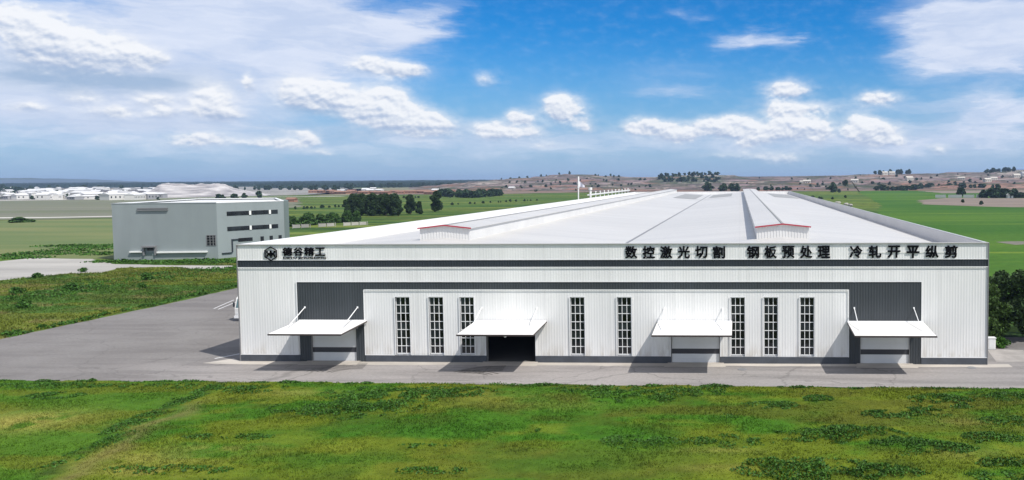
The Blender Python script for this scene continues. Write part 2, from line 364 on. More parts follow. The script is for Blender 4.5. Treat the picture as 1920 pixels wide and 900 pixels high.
# ================================================================== SETTING
def gmat():
    global nt
    m = bpy.data.materials.new('field_ground'); m.use_nodes = True; nt = m.node_tree
    b = nt.nodes['Principled BSDF']; b.inputs['Roughness'].default_value = .95; b.inputs['Specular IOR Level'].default_value = .1
    tc = N('ShaderNodeTexCoord'); P = tc.outputs['Object']
    s1 = NOISE(VM('MULTIPLY', P, (.35, 1.5, 1)), .012, 6, .6)
    s2 = NOISE(VM('MULTIPLY', P, (.18, 2.2, 1)), .03, 5, .6)
    s3 = NOISE(P, .25, 6, .65)
    c = MIXC(RANGE(s1, .35, .65), (.058, .125, .018, 1), (.135, .165, .032, 1))
    c = MIXC(RANGE(s2, .46, .60, 0, .85), c, (.030, .075, .016, 1))
    c = MIXC(RANGE(s2, .32, .44, .8, 0), c, (.19, .19, .05, 1))
    s4 = NOISE(VM('MULTIPLY', P, (.05, 1.2, 1)), .09, 5, .65); c = MIXC(RANGE(s4, .53, .57, 0, .85), c, (.022, .058, .013, 1)); c = MIXC(RANGE(s4, .38, .44, .75, 0), c, (.16, .205, .045, 1))
    c = MIXC(1.0, c, MIXC(RANGE(s3, .3, .7), (.72, .72, .72, 1), (1.25, 1.25, 1.2, 1)), 'MULTIPLY')
    nt.links.new(c, b.inputs['Base Color'])
    bn = N('ShaderNodeBump'); bn.inputs['Strength'].default_value = .5; bn.inputs['Distance'].default_value = .4
    nt.links.new(NOISE(P, .9, 6, .7), bn.inputs['Height']); nt.links.new(bn.outputs[0], b.inputs['Normal'])
    return m
MGROUND = gmat()
def structure(name, mb, m, kind='structure'):
    o = mb.build(name, m); o['kind'] = kind; return o
g = MB(); xs = [-14000,-3000,-800,-200,0,200,800,3000,14000]; ys = [-400,-100,0,100,300,900,2500,6000,16000]
for i in range(len(xs)-1):
    for j in range(len(ys)-1):
        g.quad((xs[i],ys[j],0),(xs[i+1],ys[j],0),(xs[i+1],ys[j+1],0),(xs[i],ys[j+1],0))
structure('ground', g, MGROUND)

def at0(px, py, z=0.0):
    d = F+R2*((px-1310.5)/1499.72)-U2*((py-416.16)/1499.72); t = (z-CAM.z)/d.z; q = CAM+d*t
    return q.x, q.y
def jag(poly, step, amp, seed=0):
    r = random.Random(seed); out = []
    for i, (x, y) in enumerate(poly):
        x2, y2 = poly[(i+1) % len(poly)]; L = math.hypot(x2-x, y2-y); n = max(1, int(L/step))
        for k in range(n):
            t = k/n; a = amp*(r.random()-.5)*2*(0 if k == 0 else 1)
            out.append((x+(x2-x)*t-(y2-y)/L*a, y+(y2-y)*t+(x2-x)/L*a))
    return out
def sheet(name, poly, z, m):
    g = MB(); g.add([(x, y, z) for x, y in poly], [tuple(range(len(poly)))]); return structure(name, g, m)

yard = [(-160,-7.6),(60,-8.3),(60,12.5),(26,12.5),(26,330),(-80.3,330),(-80.3,60),(-79.5,34),(-80.3,10),(-160,9)]
yp = []
for i, (x, y) in enumerate(yard):
    x2, y2 = yard[(i+1) % len(yard)]; L = math.hypot(x2-x, y2-y); n = max(1, int(L/1.2)); n = min(n, 180)
    for k in range(n):
        t = k/n; a = .16*(random.random()-.5)*2 if k else 0
        yp.append((x+(x2-x)*t-(y2-y)/L*a, y+(y2-y)*t+(x2-x)/L*a))
sheet('concrete_yard', yp, .024, MCONC)
sheet('apron', jag([(-50.2,-1.0),(-48.5,-1.35),(24.2,-1.0),(24.2,0.12),(-47.4,.12),(-48.5,1.0)], 1.5, .12, 4), .032, MAPRON)
# door ramps and tyre marks
for x0, x1 in ((-40.6,-35.5),(-23.8,-18.7),(-6.6,-1.5),(10.6,15.6)):
    gm = MB(); gm.add([(x0,-.02,.10),(x1,-.02,.10),(x1+.25,-1.5,.034),(x0-.25,-1.5,.034)], [(3,2,1,0)]); structure('door_ramp', gm, MAPRON)
gm = MB()
for cx, cy, a0, a1, rs in ((-33.6,-4.6,100,170,(2.0,2.35,2.8,3.15,3.6,3.95)),(-20.9,-4.8,95,165,(1.6,1.95,2.4,2.75,3.2,3.5)),(-24.4,-6.6,40,95,(2.6,2.95,3.4))):
    for r_ in rs:
        w = .13; n = 14
        for k in range(n):
            t0 = math.radians(a0+(a1-a0)*k/n); t1 = math.radians(a0+(a1-a0)*(k+1)/n)
            q = lambda t, r: (cx+r*1.25*math.cos(t), cy+r*math.sin(t)*.95, .040)
            gm.quad(q(t0, r_), q(t0, r_+w), q(t1, r_+w), q(t1, r_))
structure('tyre_marks', gm, MTYRE)
gm = MB()
def stripe(a, b, w):
    a = Vector((*a, .03)); b = Vector((*b, .03)); n = (b-a).normalized().cross(Vector((0,0,1)))*w/2
    gm.quad(a-n, b-n, b+n, a+n)
stripe((-70.2,30.2),(-72.4,37.8),.16); stripe((-69.2,29.6),(-71.2,37.2),.16); stripe((-50.3,.9),(-49.2,3.0),.22); stripe((-49.7,4.2),(-47.6,4.4),.15)
structure('painted_markings', gm, MPAINT)
# slabs on the right side
gm = MB(); gm.add([(23.4,1.0,.035),(26.6,1.2,.035),(27.6,6.2,.035),(24.2,6.6,.035)], [(0,1,2,3)])
gm.add([(27.0,1.2,.035),(34,1.4,.035),(35,7.0,.035),(28.0,6.4,.035)], [(0,1,2,3)])
structure('concrete_slabs', gm, mat('slab_concrete', (.30,.28,.26), .9, .15, .6))
# pale earth lot with the path towards the grey building
LOT = [at0(*q) for q in ((-40,494),(0,490),(60,484),(120,480),(165,480.5),(178,483.5),(174,486.5),(198,491),(212,495),(330,497.8),(435,498),(441,500),(420,504),(360,504.5),(330,500.6),(300,500.8),(225,503),(190,512),(130,513),(60,520),(0,526),(-40,530))]
sheet('pale_earth_lot', jag(LOT, 2.5, .45, 6), .02, MPALE)

sheet('pasture', jag([(-137,97),(-160,100),(-330,150),(-345,262),(-296,290),(-210,292),(-148,150)], 8, 2, 21), .05, mat('pasture_grass', (.155,.165,.050), .95, color2=(.075,.125,.028), scale=.02, stretch=(.35,1.6,1), bump=.4, bscale=.6))
# tan field, far road, town ground
MTAN = mat('tan_field', (.175, .172, .125), .95, color2=(.125, .145, .075), scale=.006, stretch=(.3, 2, 1), streaks=(.012, (.2, 2.5, 1), .2))
sheet('tan_field', jag([(-345,268),(-296,296),(-262,330),(-285,430),(-430,690),(-720,700),(-900,640),(-900,300)], 14, 4, 8), .10, MTAN)
MROADP = mat('pale_road', (.50, .48, .44), .95, .1, .02)
sheet('dirt_road', jag([(-900,275),(-335,294),(-300,308),(-255,330),(-255,338),(-305,316),(-340,304),(-900,290)], 14, .8, 9), .14, MROADP)
sheet('dirt_road', jag([(-1100,600),(-720,655),(-590,722),(-430,772),(-432,790),(-600,740),(-730,676),(-1100,616)], 18, 1.5, 10), .14, MROADP)
MTOWN = mat('town_ground', (.36, .345, .32), .95, color2=(.10, .10, .085), scale=.03, stretch=(.5, 1.3, 1))
sheet('town_ground', jag([(-1500,700),(-1100,690),(-730,690),(-600,750),(-480,1000),(-720,1500),(-1400,2400),(-2800,2600),(-2600,1400)], 40, 14, 11), .12, MTOWN)
MSCRUB = mat('scrub_ground', (.23, .20, .12), .95, color2=(.10, .115, .05), scale=.014, stretch=(.5, 1.8, 1))
sheet('scrub_field', jag([(-480,800),(-330,930),(-290,1000),(-330,1700),(-900,2100),(-760,1400)], 30, 10, 12), .12, MSCRUB)
MRED2 = mat('red_earth', (.22, .125, .085), .95, color2=(.12, .105, .075), scale=.012, stretch=(.4, 2.2, 1))
sheet('bare_earth', jag([(-430,860),(-300,850),(-150,1010),(-60,1150),(-20,1500),(-320,1500),(-520,1240)], 24, 8, 13), .16, MRED2)

# right-hand crop field and ploughed land
def crop():
    global nt
    m = bpy.data.materials.new('crop_green'); m.use_nodes = True; nt = m.node_tree
    b = nt.nodes['Principled BSDF']; b.inputs['Roughness'].default_value = .9; b.inputs['Specular IOR Level'].default_value = .1
    tc = N('ShaderNodeTexCoord'); P = tc.outputs['Object']
    s1 = NOISE(VM('MULTIPLY', P, (.4, 1.2, 1)), .009, 5, .55); s2 = NOISE(VM('MULTIPLY', P, (.12, 2.4, 1)), .03, 5, .6); s3 = NOISE(P, .5, 5, .65)
    c = MIXC(RANGE(s1, .36, .64), (.030, .098, .010, 1), (.068, .140, .015, 1))
    c = MIXC(RANGE(s2, .58, .72, 0, .8), c, (.17, .23, .03, 1))
    c = MIXC(RANGE(s2, .30, .42, .6, 0), c, (.026, .090, .012, 1))
    c = MIXC(1.0, c, MIXC(RANGE(s3, .3, .7), (.85,.85,.85,1), (1.12,1.12,1.1,1)), 'MULTIPLY')
    nt.links.new(c, b.inputs['Base Color'])
    bn = N('ShaderNodeBump'); bn.inputs['Strength'].default_value = .35; bn.inputs['Distance'].default_value = .3
    nt.links.new(NOISE(P, 1.1, 5, .7), bn.inputs['Height']); nt.links.new(bn.outputs[0], b.inputs['Normal'])
    return m
MCROP = crop()
sheet('crop_field', jag([(36,22),(150,20),(330,240),(330,420),(230,860),(205,930),(150,930),(128,800),(104,560),(84,400),(46,220),(28,40)], 12, 2.5, 14), .03, MCROP)
MSOIL = mat('ploughed_soil', (.205, .160, .125), .95, .18, .03, (.4, 2, 1), streaks=(.03, (.2, 2.5, 1), .2))
sheet('bare_field', jag([(132,520),(112,430),(130,398),(150,372),(340,300),(420,520),(200,560),(165,575)], 10, 3, 15), .07, MSOIL)
sheet('bare_field', jag([at0(1722,358),at0(1960,356.5),at0(1990,362),at0(1765,362.5)], 16, 4, 25), .09, MSOIL)
sheet('field_track', jag([(68,128),(74,131),(120,128),(300,120),(300,126),(120,136),(70,139),(66,137)], 8, .5, 16), .06, mat('track_dirt', (.14,.13,.10), .95, .2, .2))
MYEL = mat('dry_crop_strip', (.36, .38, .05), .9, .2, .05)
sheet('dry_strip', jag([(92,176),(230,160),(230,166),(92,181)], 10, .5, 17), .06, MYEL)
sheet('dry_strip', jag([(86,160),(210,146),(210,149),(86,162.5)], 10, .4, 18), .06, MYEL)

# hills: eroded red ground with terraces
SK = [(-400,-15),(700,-15),(800,-10),(870,-4),(930,0),(1000,4),(1055,8.2),(1085,8),(1130,4.5),(1180,3),(1225,2.5),(1260,5.0),(1330,5.6),(1365,4.4),(1400,1.5),(1480,1.6),(1520,2.6),(1580,3.4),(1640,4.6),(1740,5.4),(1800,6.2),(1850,6.4),(1920,8),(2050,9),(2300,9),(2900,7)]
def hill_h(X, Y):
    X = np.asarray(X, float); Y = np.asarray(Y, float); d = Y+72.5
    px = 1386+1500*X/np.maximum(d, 1)
    s = np.interp(px, [a for a, b in SK], [b for a, b in SK])
    zr = np.maximum(16.96+(s*1.12+.8)/1500*1850, 0)
    t = sm(d, 1020, 1850)*.55+.45*sm(d, 1500, 1850)
    h = zr*t
    n = fbm(X*.012, Y*.02, 5)-.5
    h = h+n*11*sm(d, 1050, 1300)*np.clip(zr/15, 0, 1)*(1-.7*sm(d, 1700, 1850))
    st = 3.4; q = np.floor(h/st)*st; fr = (h-q)/st
    h = .3*h+.7*(q+st*sm(fr, .62, .95))
    return np.where(d > 1000, np.maximum(h, -.5), -.5)
def hill_mat():
    global nt
    m = mat('hill_cover', (.1,.1,.1), .95, attr='cover', spec=.05); nt = m.node_tree; b = nt.nodes['Principled BSDF']
    src = b.inputs['Base Color'].links[0].from_socket
    P = N('ShaderNodeTexCoord').outputs['Object']
    a1 = NOISE(VM('MULTIPLY', P, (.35, .8, 7)), .05, 8, .70); a2 = NOISE(VM('MULTIPLY', P, (.25, 1.2, 8)), .02, 7, .65); a3 = NOISE(VM('MULTIPLY', P, (.8, 1, 4)), .09, 6, .7)
    c = MIXC(RANGE(a1, .48, .56, 0, .9), src, (.070, .066, .062, 1))
    c = MIXC(RANGE(a2, .55, .66, 0, .8), c, (.36, .31, .28, 1))
    c = MIXC(RANGE(a3, .54, .61, 0, .9), c, (.035, .048, .028, 1))
    c = MIXC(RANGE(a2, .32, .45, .85, 0), c, (.25, .135, .10, 1))
    nt.links.new(c, b.inputs['Base Color']); return m
def hill_mesh():
    ks = np.concatenate([np.linspace(-.42, .42, 330), np.linspace(.43, 1.3, 60)]); ds = np.concatenate([np.linspace(1000, 1900, 110), np.linspace(1950, 3200, 14)])
    K, D = np.meshgrid(ks, ds); X = K*D; Y = D-72.5; Z = hill_h(X, Y)
    Z = np.where(D > 1900, Z*(1-.5*(D-1900)/1300), Z)
    v = np.stack([X, Y, Z], -1).reshape(-1, 3); n0, n1 = X.shape
    fs = []
    for j in range(n0-1):
        for i in range(n1-1):
            a = j*n1+i; fs.append((a, a+1, a+n1+1, a+n1))
    me = bpy.data.meshes.new('hills'); me.from_pydata(v.tolist(), [], fs)
    x, y, z = v[:, 0], v[:, 1], v[:, 2]
    c = np.tile(np.array([.200, .148, .150]), (len(v), 1))
    c = mixc(c, (.30, .25, .22), sm(fbm(x*.01+3, y*.03, 5), .5, .66)*.9)
    c = mixc(c, (.25, .12, .075), sm(fbm(x*.008+31, y*.02+5, 4), .52, .64)*(1-sm(z, 4, 14))*.9)
    c = mixc(c, (.29, .155, .11), (1-sm(z, 3, 9))*sm(1386+1500*x/(y+72.5), 1600, 1680)*.8)
    c = mixc(c, (.055, .075, .04), sm(fbm(x*.018+11, y*.05+7, 5), .52, .60)*.9)
    px = 1386+1500*x/(y+72.5)
    gk = sm(px, 1215, 1245)*(1-sm(px, 1345, 1370))*sm(y, 1300, 1450)
    c = mixc(c, (.040, .068, .030), gk)
    c = mixc(c, (.10, .10, .085), sm(z, 15, 20)*.5*sm(fbm(x*.02, y*.02+50), .4, .6))
    at = me.color_attributes.new('cover', 'FLOAT_COLOR', 'POINT'); at.data.foreach_set('color', np.c_[c, np.ones(len(c))].astype(np.float32).ravel())
    me.materials.append(hill_mat())
    me.polygons.foreach_set('use_smooth', [True]*len(me.polygons))
    o = bpy.data.objects.new('hills', me); COL.objects.link(o); o['kind'] = 'structure'
hill_mesh()
# far ridge on the left, beyond the forest
gm = MB(); R = []
for i in range(60):
    t = i/59; X = -9900+3350*t; h = 84*max(0, math.sin(math.pi*min(1, .25+t*.78)))**.5*(1 if t < .9 else (1-t)*10)
    R.append((X, h*(.9+.2*random.random()*0.3)))
for (x0, h0), (x1, h1) in zip(R, R[1:]):
    gm.add([(x0,8200,0),(x1,8200,0),(x1,8600,h1),(x0,8600,h0),(x1,9600,0),(x0,9600,0)], [(0,1,2,3),(3,2,4,5)])
structure('far_ridge', gm, mat('ridge_cover', (.05,.07,.05), .95, .2, .002))

# far forest that reads as one mass (left), heightfield of crowns
def forest(name, k0, k1, d0, d1, h0, h1, nk, nd, col, seed):
    ks = np.linspace(k0, k1, nk); ds = np.geomspace(d0, d1, nd); K, D = np.meshgrid(ks, ds); X = K*D; Y = D-72.5
    r = np.random.default_rng(seed)
    t = (D-d0)/(d1-d0); Z = h0+(h1-h0)*t+(r.random(X.shape)-.5)*5.0*(1-.6*t)+(fbm(X*.01, Y*.01)-.5)*8*(1-.7*t)
    Z = np.where(fbm(X*.006+seed, Y*.004) < .36, 1.0, Z) if seed % 2 else Z
    Z[0] = 0; Z[-1] = 0
    X = X+(r.random(X.shape)-.5)*8
    v = np.stack([X, Y, Z], -1).reshape(-1, 3); fs = []
    for j in range(nd-1):
        for i in range(nk-1):
            a = j*nk+i; fs.append((a, a+1, a+nk+1, a+nk))
    me = bpy.data.meshes.new(name); me.from_pydata(v.tolist(), [], fs); me.materials.append(col)
    o = bpy.data.objects.new(name, me); COL.objects.link(o)
    return tag(o, kind='stuff')
MFOR = mat('forest_cover', (.014, .028, .018), .95, .35, .03, spec=.05)
f1 = forest('distant_forest', -1.06, -.30, 2500, 4600, 9, 18.0, 420, 26, MFOR, 2)
tag(f1, 'dark blue-green forest along the left horizon', 'forest')
f2 = forest('distant_forest', -.62, -.26, 1900, 2450, 5, 11, 260, 10, MFOR, 3)
tag(f2, 'broken dark woodland belt behind the scrub, left of centre', 'forest')

# pale quarry mound
def mound():
    nx, ny = 60, 24; v = []; fs = []
    for j in range(ny):
        for i in range(nx):
            a = i/(nx-1); b = j/(ny-1)
            x = -.5+a; y = -.5+b
            e = min(1, (a*6)) * min(1, (1-a)*2.2) * min(1, b*2.2) * min(1, (1-b)*4)
            z = 14*min(1, e*1.2)*(.72+.5*fbm(np.array([a*9.]), np.array([b*5.]))[0])*(1.12-.35*a)
            v.append((-640+x*118+y*-60, 860+y*110+x*60, z if e > 0 else 0))
    for j in range(ny-1):
        for i in range(nx-1):
            q = j*nx+i; fs.append((q, q+1, q+nx+1, q+nx))
    me = bpy.data.meshes.new('quarry_mound'); me.from_pydata(v, [], fs)
    me.materials.append(mat('quarry_stone', (.50,.48,.47), .95, color2=(.20,.19,.20), scale=.09, stretch=(.3,.6,4)))
    o = bpy.data.objects.new('quarry_mound', me); COL.objects.link(o)
    tag(o, kind='structure')
mound()

# ================================================================== FACTORY
XL, XR, LEN, HT = -47.05, 22.20, 285.7, 11.0
FB = empty('factory_building', ((XL+XR)/2, 0, 0), 'long white ribbed metal factory with dark bands, tall windows and black sign letters', 'factory')
WIN = [(-32.07,-30.70),(-28.88,-27.52),(-25.95,-24.62),(-15.61,-14.28),(-11.26,-9.94),(-.83,.47),(2.18,3.47),(5.46,6.76)]
WZ0, WZ1 = .74, 6.12
DOORS = [(-40.22,-35.86),(-23.53,-18.92),(-6.33,-1.82),(10.87,15.36)]
DZ = 3.55
op = [(a, b, WZ0, WZ1) for a, b in WIN]+[(a, b, 0, DZ) for a, b in DOORS]
w = MB()
brk = sorted({XL, XR} | {q for a, b, _, _ in op for q in (a, b)})
for x0, x1 in zip(brk, brk[1:]):
    cur = 0.0
    for a, b, z0, z1 in sorted(op, key=lambda t: t[2]):
        if a <= x0+1e-5 and b >= x1-1e-5:
            if z0 > cur: w.ribs_x(x0, x1, cur, z0, 0)
            cur = z1
    if cur < HT: w.ribs_x(x0, x1, cur, HT, 0)
w.build('front_wall', MWALL, FB)
# reveals of windows and doors
for a, b, z0, z1 in op:
    d = .22; rv = MB()
    rv.quad((a,-.03,z0),(a,-.03,z1),(a,d,z1),(a,d,z0)); rv.quad((b,-.03,z0),(b,d,z0),(b,d,z1),(b,-.03,z1))
    rv.quad((a,-.03,z1),(b,-.03,z1),(b,d,z1),(a,d,z1)); rv.quad((a,-.03,z0),(a,d,z0),(b,d,z0),(b,-.03,z0))
    rv.build('reveal', MSEAM, FB)
# side, rear walls and inner lining
sw = MB(); sw.box(XL+.02, XL+.22, .05, LEN, 0, HT-.02); sw.build('side_wall', MWALL, FB)
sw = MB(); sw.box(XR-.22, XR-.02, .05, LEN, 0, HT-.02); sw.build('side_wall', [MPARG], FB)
sw = MB(); sw.box(XL+.22, XR-.22, LEN-.2, LEN, 0, HT-.02); sw.build('rear_wall', MWALL, FB)
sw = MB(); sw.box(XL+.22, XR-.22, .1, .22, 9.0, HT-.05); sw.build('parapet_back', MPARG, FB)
fl = MB(); fl.box(XL+.25, XR-.25, .24, LEN-.3, .03, .06); fl.build('floor', MINT, FB)
# bands and dark panels
Y1 = -.037
for z0, z1 in ((8.93, 9.56),):
    b = MB(); b.ribs_x(XL, XR, z0, z1, Y1, .018); b.build('upper_band', MDARK, FB)
b = MB(); b.ribs_x(-35.06, 9.86, 6.84, 7.52, Y1, .018); b.build('lower_band', MDARK2, FB)
b = MB(); b.ribs_x(-41.42, -35.06, 3.62, 7.52, Y1, .018); b.ribs_x(-41.3, -40.22, 0, 3.62, Y1, .018); b.ribs_x(-35.86, -35.0, 0, 3.62, Y1, .018); b.build('dark_panel', MDARK2, FB)
b = MB(); b.ribs_x(9.86, 16.34, 3.62, 7.58, Y1, .018); b.ribs_x(9.9, 10.87, 0, 3.62, Y1, .018); b.ribs_x(15.36, 16.36, 0, 3.62, Y1, .018); b.build('dark_panel', MDARK2, FB)
for x0, x1 in ((XL-.02,-41.3),(-35.0,-23.53),(-18.92,-6.33),(-1.82,9.9),(16.36,XR+.02)):
    b = MB(); b.box(x0+.002, x1-.002, -.09, -.003, 0, .64); b.build('plinth', mat('plinth_paint', (.062,.070,.085), .6, .15, .8), FB)
tr = MB()
yt0, yt1 = -.105, -.072
def tbar(x0, x1, z0, z1):
    tr = MB(); tr.box(x0, x1, yt0, yt1, z0, z1); tr.build('white_trim', MTRIM, FB)
tbar(XL, XR, 9.565, 9.61); tbar(XL, XR, 8.86, 8.925)
tbar(-41.42, 16.34, 7.525, 7.59); tbar(-35.0, 9.86, 6.77, 6.835)
tbar(-35.055, -34.985, .65, 6.77); tbar(9.795, 9.865, .65, 6.77); tbar(-41.49, -41.42, .65, 7.59); tbar(16.34, 16.41, .65, 7.59)
for a, b_, z0, z1 in op[:8]:
    tbar(a-.09, a-.01, z0-.0, z1+.09); tbar(b_+.01, b_+.09, z0, z1+.09); tbar(a-.01, b_+.01, z1+.01, z1+.09)
for a, b_ in DOORS[1:3]:
    tbar(a-.1, a-.01, .65, DZ); tbar(b_+.01, b_+.1, .65, DZ)
tbar(XL, -41.49, .645, .70); tbar(-34.985, -32.2, .645, .70); tbar(16.41, XR, .645, .70)
ct = MB(); ct.box(XL-.07, XL+.0, -.12, .3, .0, HT+.05); ct.build('corner_trim', MSEAM, FB)
ct = MB(); ct.box(XR+.0, XR+.07, -.12, .3, .0, HT+.05); ct.build('corner_trim', MSEAM, FB)
cp = MB(); cp.box(XL-.05, XR+.05, -.13, .26, HT+.002, HT+.07); cp.build('coping', mat('coping_metal', (.42,.41,.40), .5), FB)
cp = MB(); cp.box(XL-.03, XL+.26, .27, LEN, HT+.0, HT+.06); cp.build('coping', MTRIM, FB)
cp = MB(); cp.box(XR-.26, XR+.05, .27, LEN, HT+.0, HT+.06); cp.build('coping', mat('grey_coping', (.42,.44,.45), .5), FB)
cp = MB(); cp.box(XL+.27, XR-.27, LEN-.25, LEN+.03, HT-.0, HT+.06); cp.build('coping', MTRIM, FB)
# windows
for a, b_ in WIN:
    fr = MB(); y0, y1 = .06, .14; t = .055
    fr.box(a+.01, a+.01+t, y0, y1, WZ0+.01, WZ1-.01); fr.box(b_-.01-t, b_-.01, y0, y1, WZ0+.01, WZ1-.01)
    fr.box(a+.01+t, b_-.01-t, y0, y1, WZ0+.01, WZ0+.10); fr.box(a+.01+t, b_-.01-t, y0, y1, WZ1-.07, WZ1-.01)
    wdt = b_-a
    for k in (1, 2): fr.box(a+wdt*k/3-.026, a+wdt*k/3+.026, y0+.003, y1-.003, WZ0+.10, WZ1-.07)
    for k in range(1, 7):
        z = WZ0+(WZ1-WZ0)*k/7
        fr.box(a+.01+t, b_-.01-t, y0-.004, y1-.006, z-.028, z+.028)
    wo = fr.build('window', MTRIM, FB)
    gl = MB()
    for i in range(3):
        for j in range(7):
            xa, xb = a+wdt*i/3+.02, a+wdt*(i+1)/3-.02; za, zb = WZ0+(WZ1-WZ0)*j/7+.02, WZ0+(WZ1-WZ0)*(j+1)/7-.02
            tl = random.uniform(-.006, .006); tz = random.uniform(-.008, .008)
            gl.quad((xa,.11+tl,za),(xb,.11-tl,za+0),(xb,.11-tl+tz,zb),(xa,.11+tl+tz,zb))
    gl.build('pane', MGLASS, wo)
# doors
MDS = mat('door_stripe', (.045,.045,.052), .5)
for i, (a, b_) in enumerate(DOORS):
    if i == 1:
        d = MB(); d.box(a+.02, b_-.02, .3, .45, 3.1, 3.54); d.build('roller_door', MDOOR, FB)
        d = MB(); d.box(a-.0, a+.08, .225, .3, .06, 3.5); d.build('door_jamb', MSEAM, FB)
        d = MB(); d.box(b_-.08, b_, .225, .3, .06, 3.5); d.build('door_jamb', MSEAM, FB)
        continue
    d = MB(); n = 7; zs = [.05+(DZ-.05)*k/n for k in range(n+1)]
    zz = [.05,.42,.86]; d.box(a+.02, b_-.02, .12, .17, .05, .42); d.box(a+.02, b_-.02, .122, .17, .426, .87)
    d.box(a+.02, b_-.02, .12, .17, 1.345, 1.85); d.box(a+.02, b_-.02, .122, .17, 1.856, 2.40); d.box(a+.02, b_-.02, .12, .17, 2.406, 2.95); d.box(a+.02, b_-.02, .122, .17, 2.956, DZ)
    do = d.build('roller_door', MDOOR, FB)
    s_ = MB(); s_.box(a+.02, b_-.02, .118, .17, .875, 1.34); s_.build('door_stripe', MDS, do)
    d = MB(); d.box(a, a+.06, -.02, .118, .03, DZ); d.build('door_jamb', MSEAM, FB)
    d = MB(); d.box(b_-.06, b_, -.02, .118, .03, DZ); d.build('door_jamb', MSEAM, FB)
# canopies
CAN = [(-41.32,-34.80),(-24.5,-17.82),(-7.52,-.70),(9.72,16.52)]
for a, b_ in CAN:
    c = MB(); zi, zo, t = 3.90, 3.60, .07; yo = -5.0
    c.add([(a,-.11,zi),(b_,-.11,zi),(b_,yo,zo),(a,yo,zo),(a,-.11,zi-t),(b_,-.11,zi-t),(b_,yo,zo-t),(a,yo,zo-t)],
          [(3,2,1,0),(4,5,6,7),(0,1,5,4),(1,2,6,5),(2,3,7,6),(3,0,4,7)])
    co = c.build('canopy', MCAN, FB)
    c = MB(); c.box(a-.03, b_+.03, yo-.06, yo-.004, zo-.14, zo-.004)
    c.add([(a-.04,-.12,zi-.02),(a-.004,-.12,zi-.02),(a-.004,yo-.06,zo-.02),(a-.04,yo-.06,zo-.02),(a-.04,-.12,zi-.13),(a-.004,-.12,zi-.13),(a-.004,yo-.06,zo-.13),(a-.04,yo-.06,zo-.13)], [(3,2,1,0),(4,5,6,7),(0,1,5,4),(2,3,7,6),(3,0,4,7),(1,2,6,5)])
    c.add([(b_+.004,-.12,zi-.02),(b_+.04,-.12,zi-.02),(b_+.04,yo-.06,zo-.02),(b_+.004,yo-.06,zo-.02),(b_+.004,-.12,zi-.13),(b_+.04,-.12,zi-.13),(b_+.04,yo-.06,zo-.13),(b_+.004,yo-.06,zo-.13)], [(3,2,1,0),(4,5,6,7),(0,1,5,4),(2,3,7,6),(3,0,4,7),(1,2,6,5)])
    c.build('fascia', MFASC, co)
    c = MB(); c.box(a, b_, -.16, -.108, zi+.002, zi+.09); c.build('flashing', MTRIM, co)
    for xx in (a+.62, b_-.85):
        r_ = MB(); r_.tube([(xx,-.09,5.15),(xx,-3.3,3.72)], [.04,.04], 8); r_.box(xx-.07, xx+.07, -.10, -.07, 5.06, 5.24); r_.build('tie_rod', MTRIM, co)
        br = MB(); br.bar((xx,-.12,3.25),(xx,-4.9,3.50), .10, .14); br.build('bracket', MSEAM, co)
lp = MB(); lp.tube([(-20.35,-4.7,3.52),(-20.35,-4.7,3.38),(-20.35,-4.7,3.30)], [.09,.13,.08], 10); lp.build('canopy_lamp', MTRIM, FB)
# roof: two spans with a valley between and a ridge ventilator on each
EZ, RZ = 9.72, 11.02
XV = -12.7; RX = [-30.2, 4.35]
rf = MB(); x0, x1 = XL+.22, XR-.22; y0, y1 = .23, LEN-.2
def slope(xa, za, xb, zb, yy0=y0, yy1=y1, mb=None, dz=0):
    n = 1; (mb or rf).quad((xa,yy0,za+dz),(xb,yy0,zb+dz),(xb,yy1,zb+dz),(xa,yy1,za+dz))
slope(x0, EZ, RX[0], RZ); slope(RX[0], RZ, XV, EZ); slope(XV, EZ, RX[1], RZ); slope(RX[1], RZ, x1, EZ)
rf.build('roof', MROOF, FB)
gt = MB(); gt.box(XV-.16, XV+.16, y0, y1, EZ-.02, EZ+.035); gt.build('valley_gutter', MSEAM, FB)
def zr(x):
    P = [(x0,EZ),(RX[0],RZ),(XV,EZ),(RX[1],RZ),(x1,EZ)]
    return float(np.interp(x, [p[0] for p in P], [p[1] for p in P]))
sl = MB()
for xa, xb in ((-22,-12.9),(-12.5,-3),(-3,1.5)):
    sl.add([(xa,196.6,zr(xa)+.02),(xb,196.6,zr(xb)+.02),(xb,197.4,zr(xb)+.02),(xa,197.4,zr(xa)+.02)], [(0,1,2,3)])
sl.build('roof_seam', MSEAM, FB)
for xa, xb, ya, yb in ((-22.6,-15.0,199,262),(-11.0,-2.9,215,266),(11.8,20.4,199,264)):
    s_ = MB(); s_.add([(xa,ya,zr(xa)+.03),(xb,ya,zr(xb)+.03),(xb,yb,zr(xb)+.03),(xa,yb,zr(xa)+.03)], [(0,1,2,3)]); s_.build('skylight', MGREYW, FB)
for s_x in (1, 2):
    pass
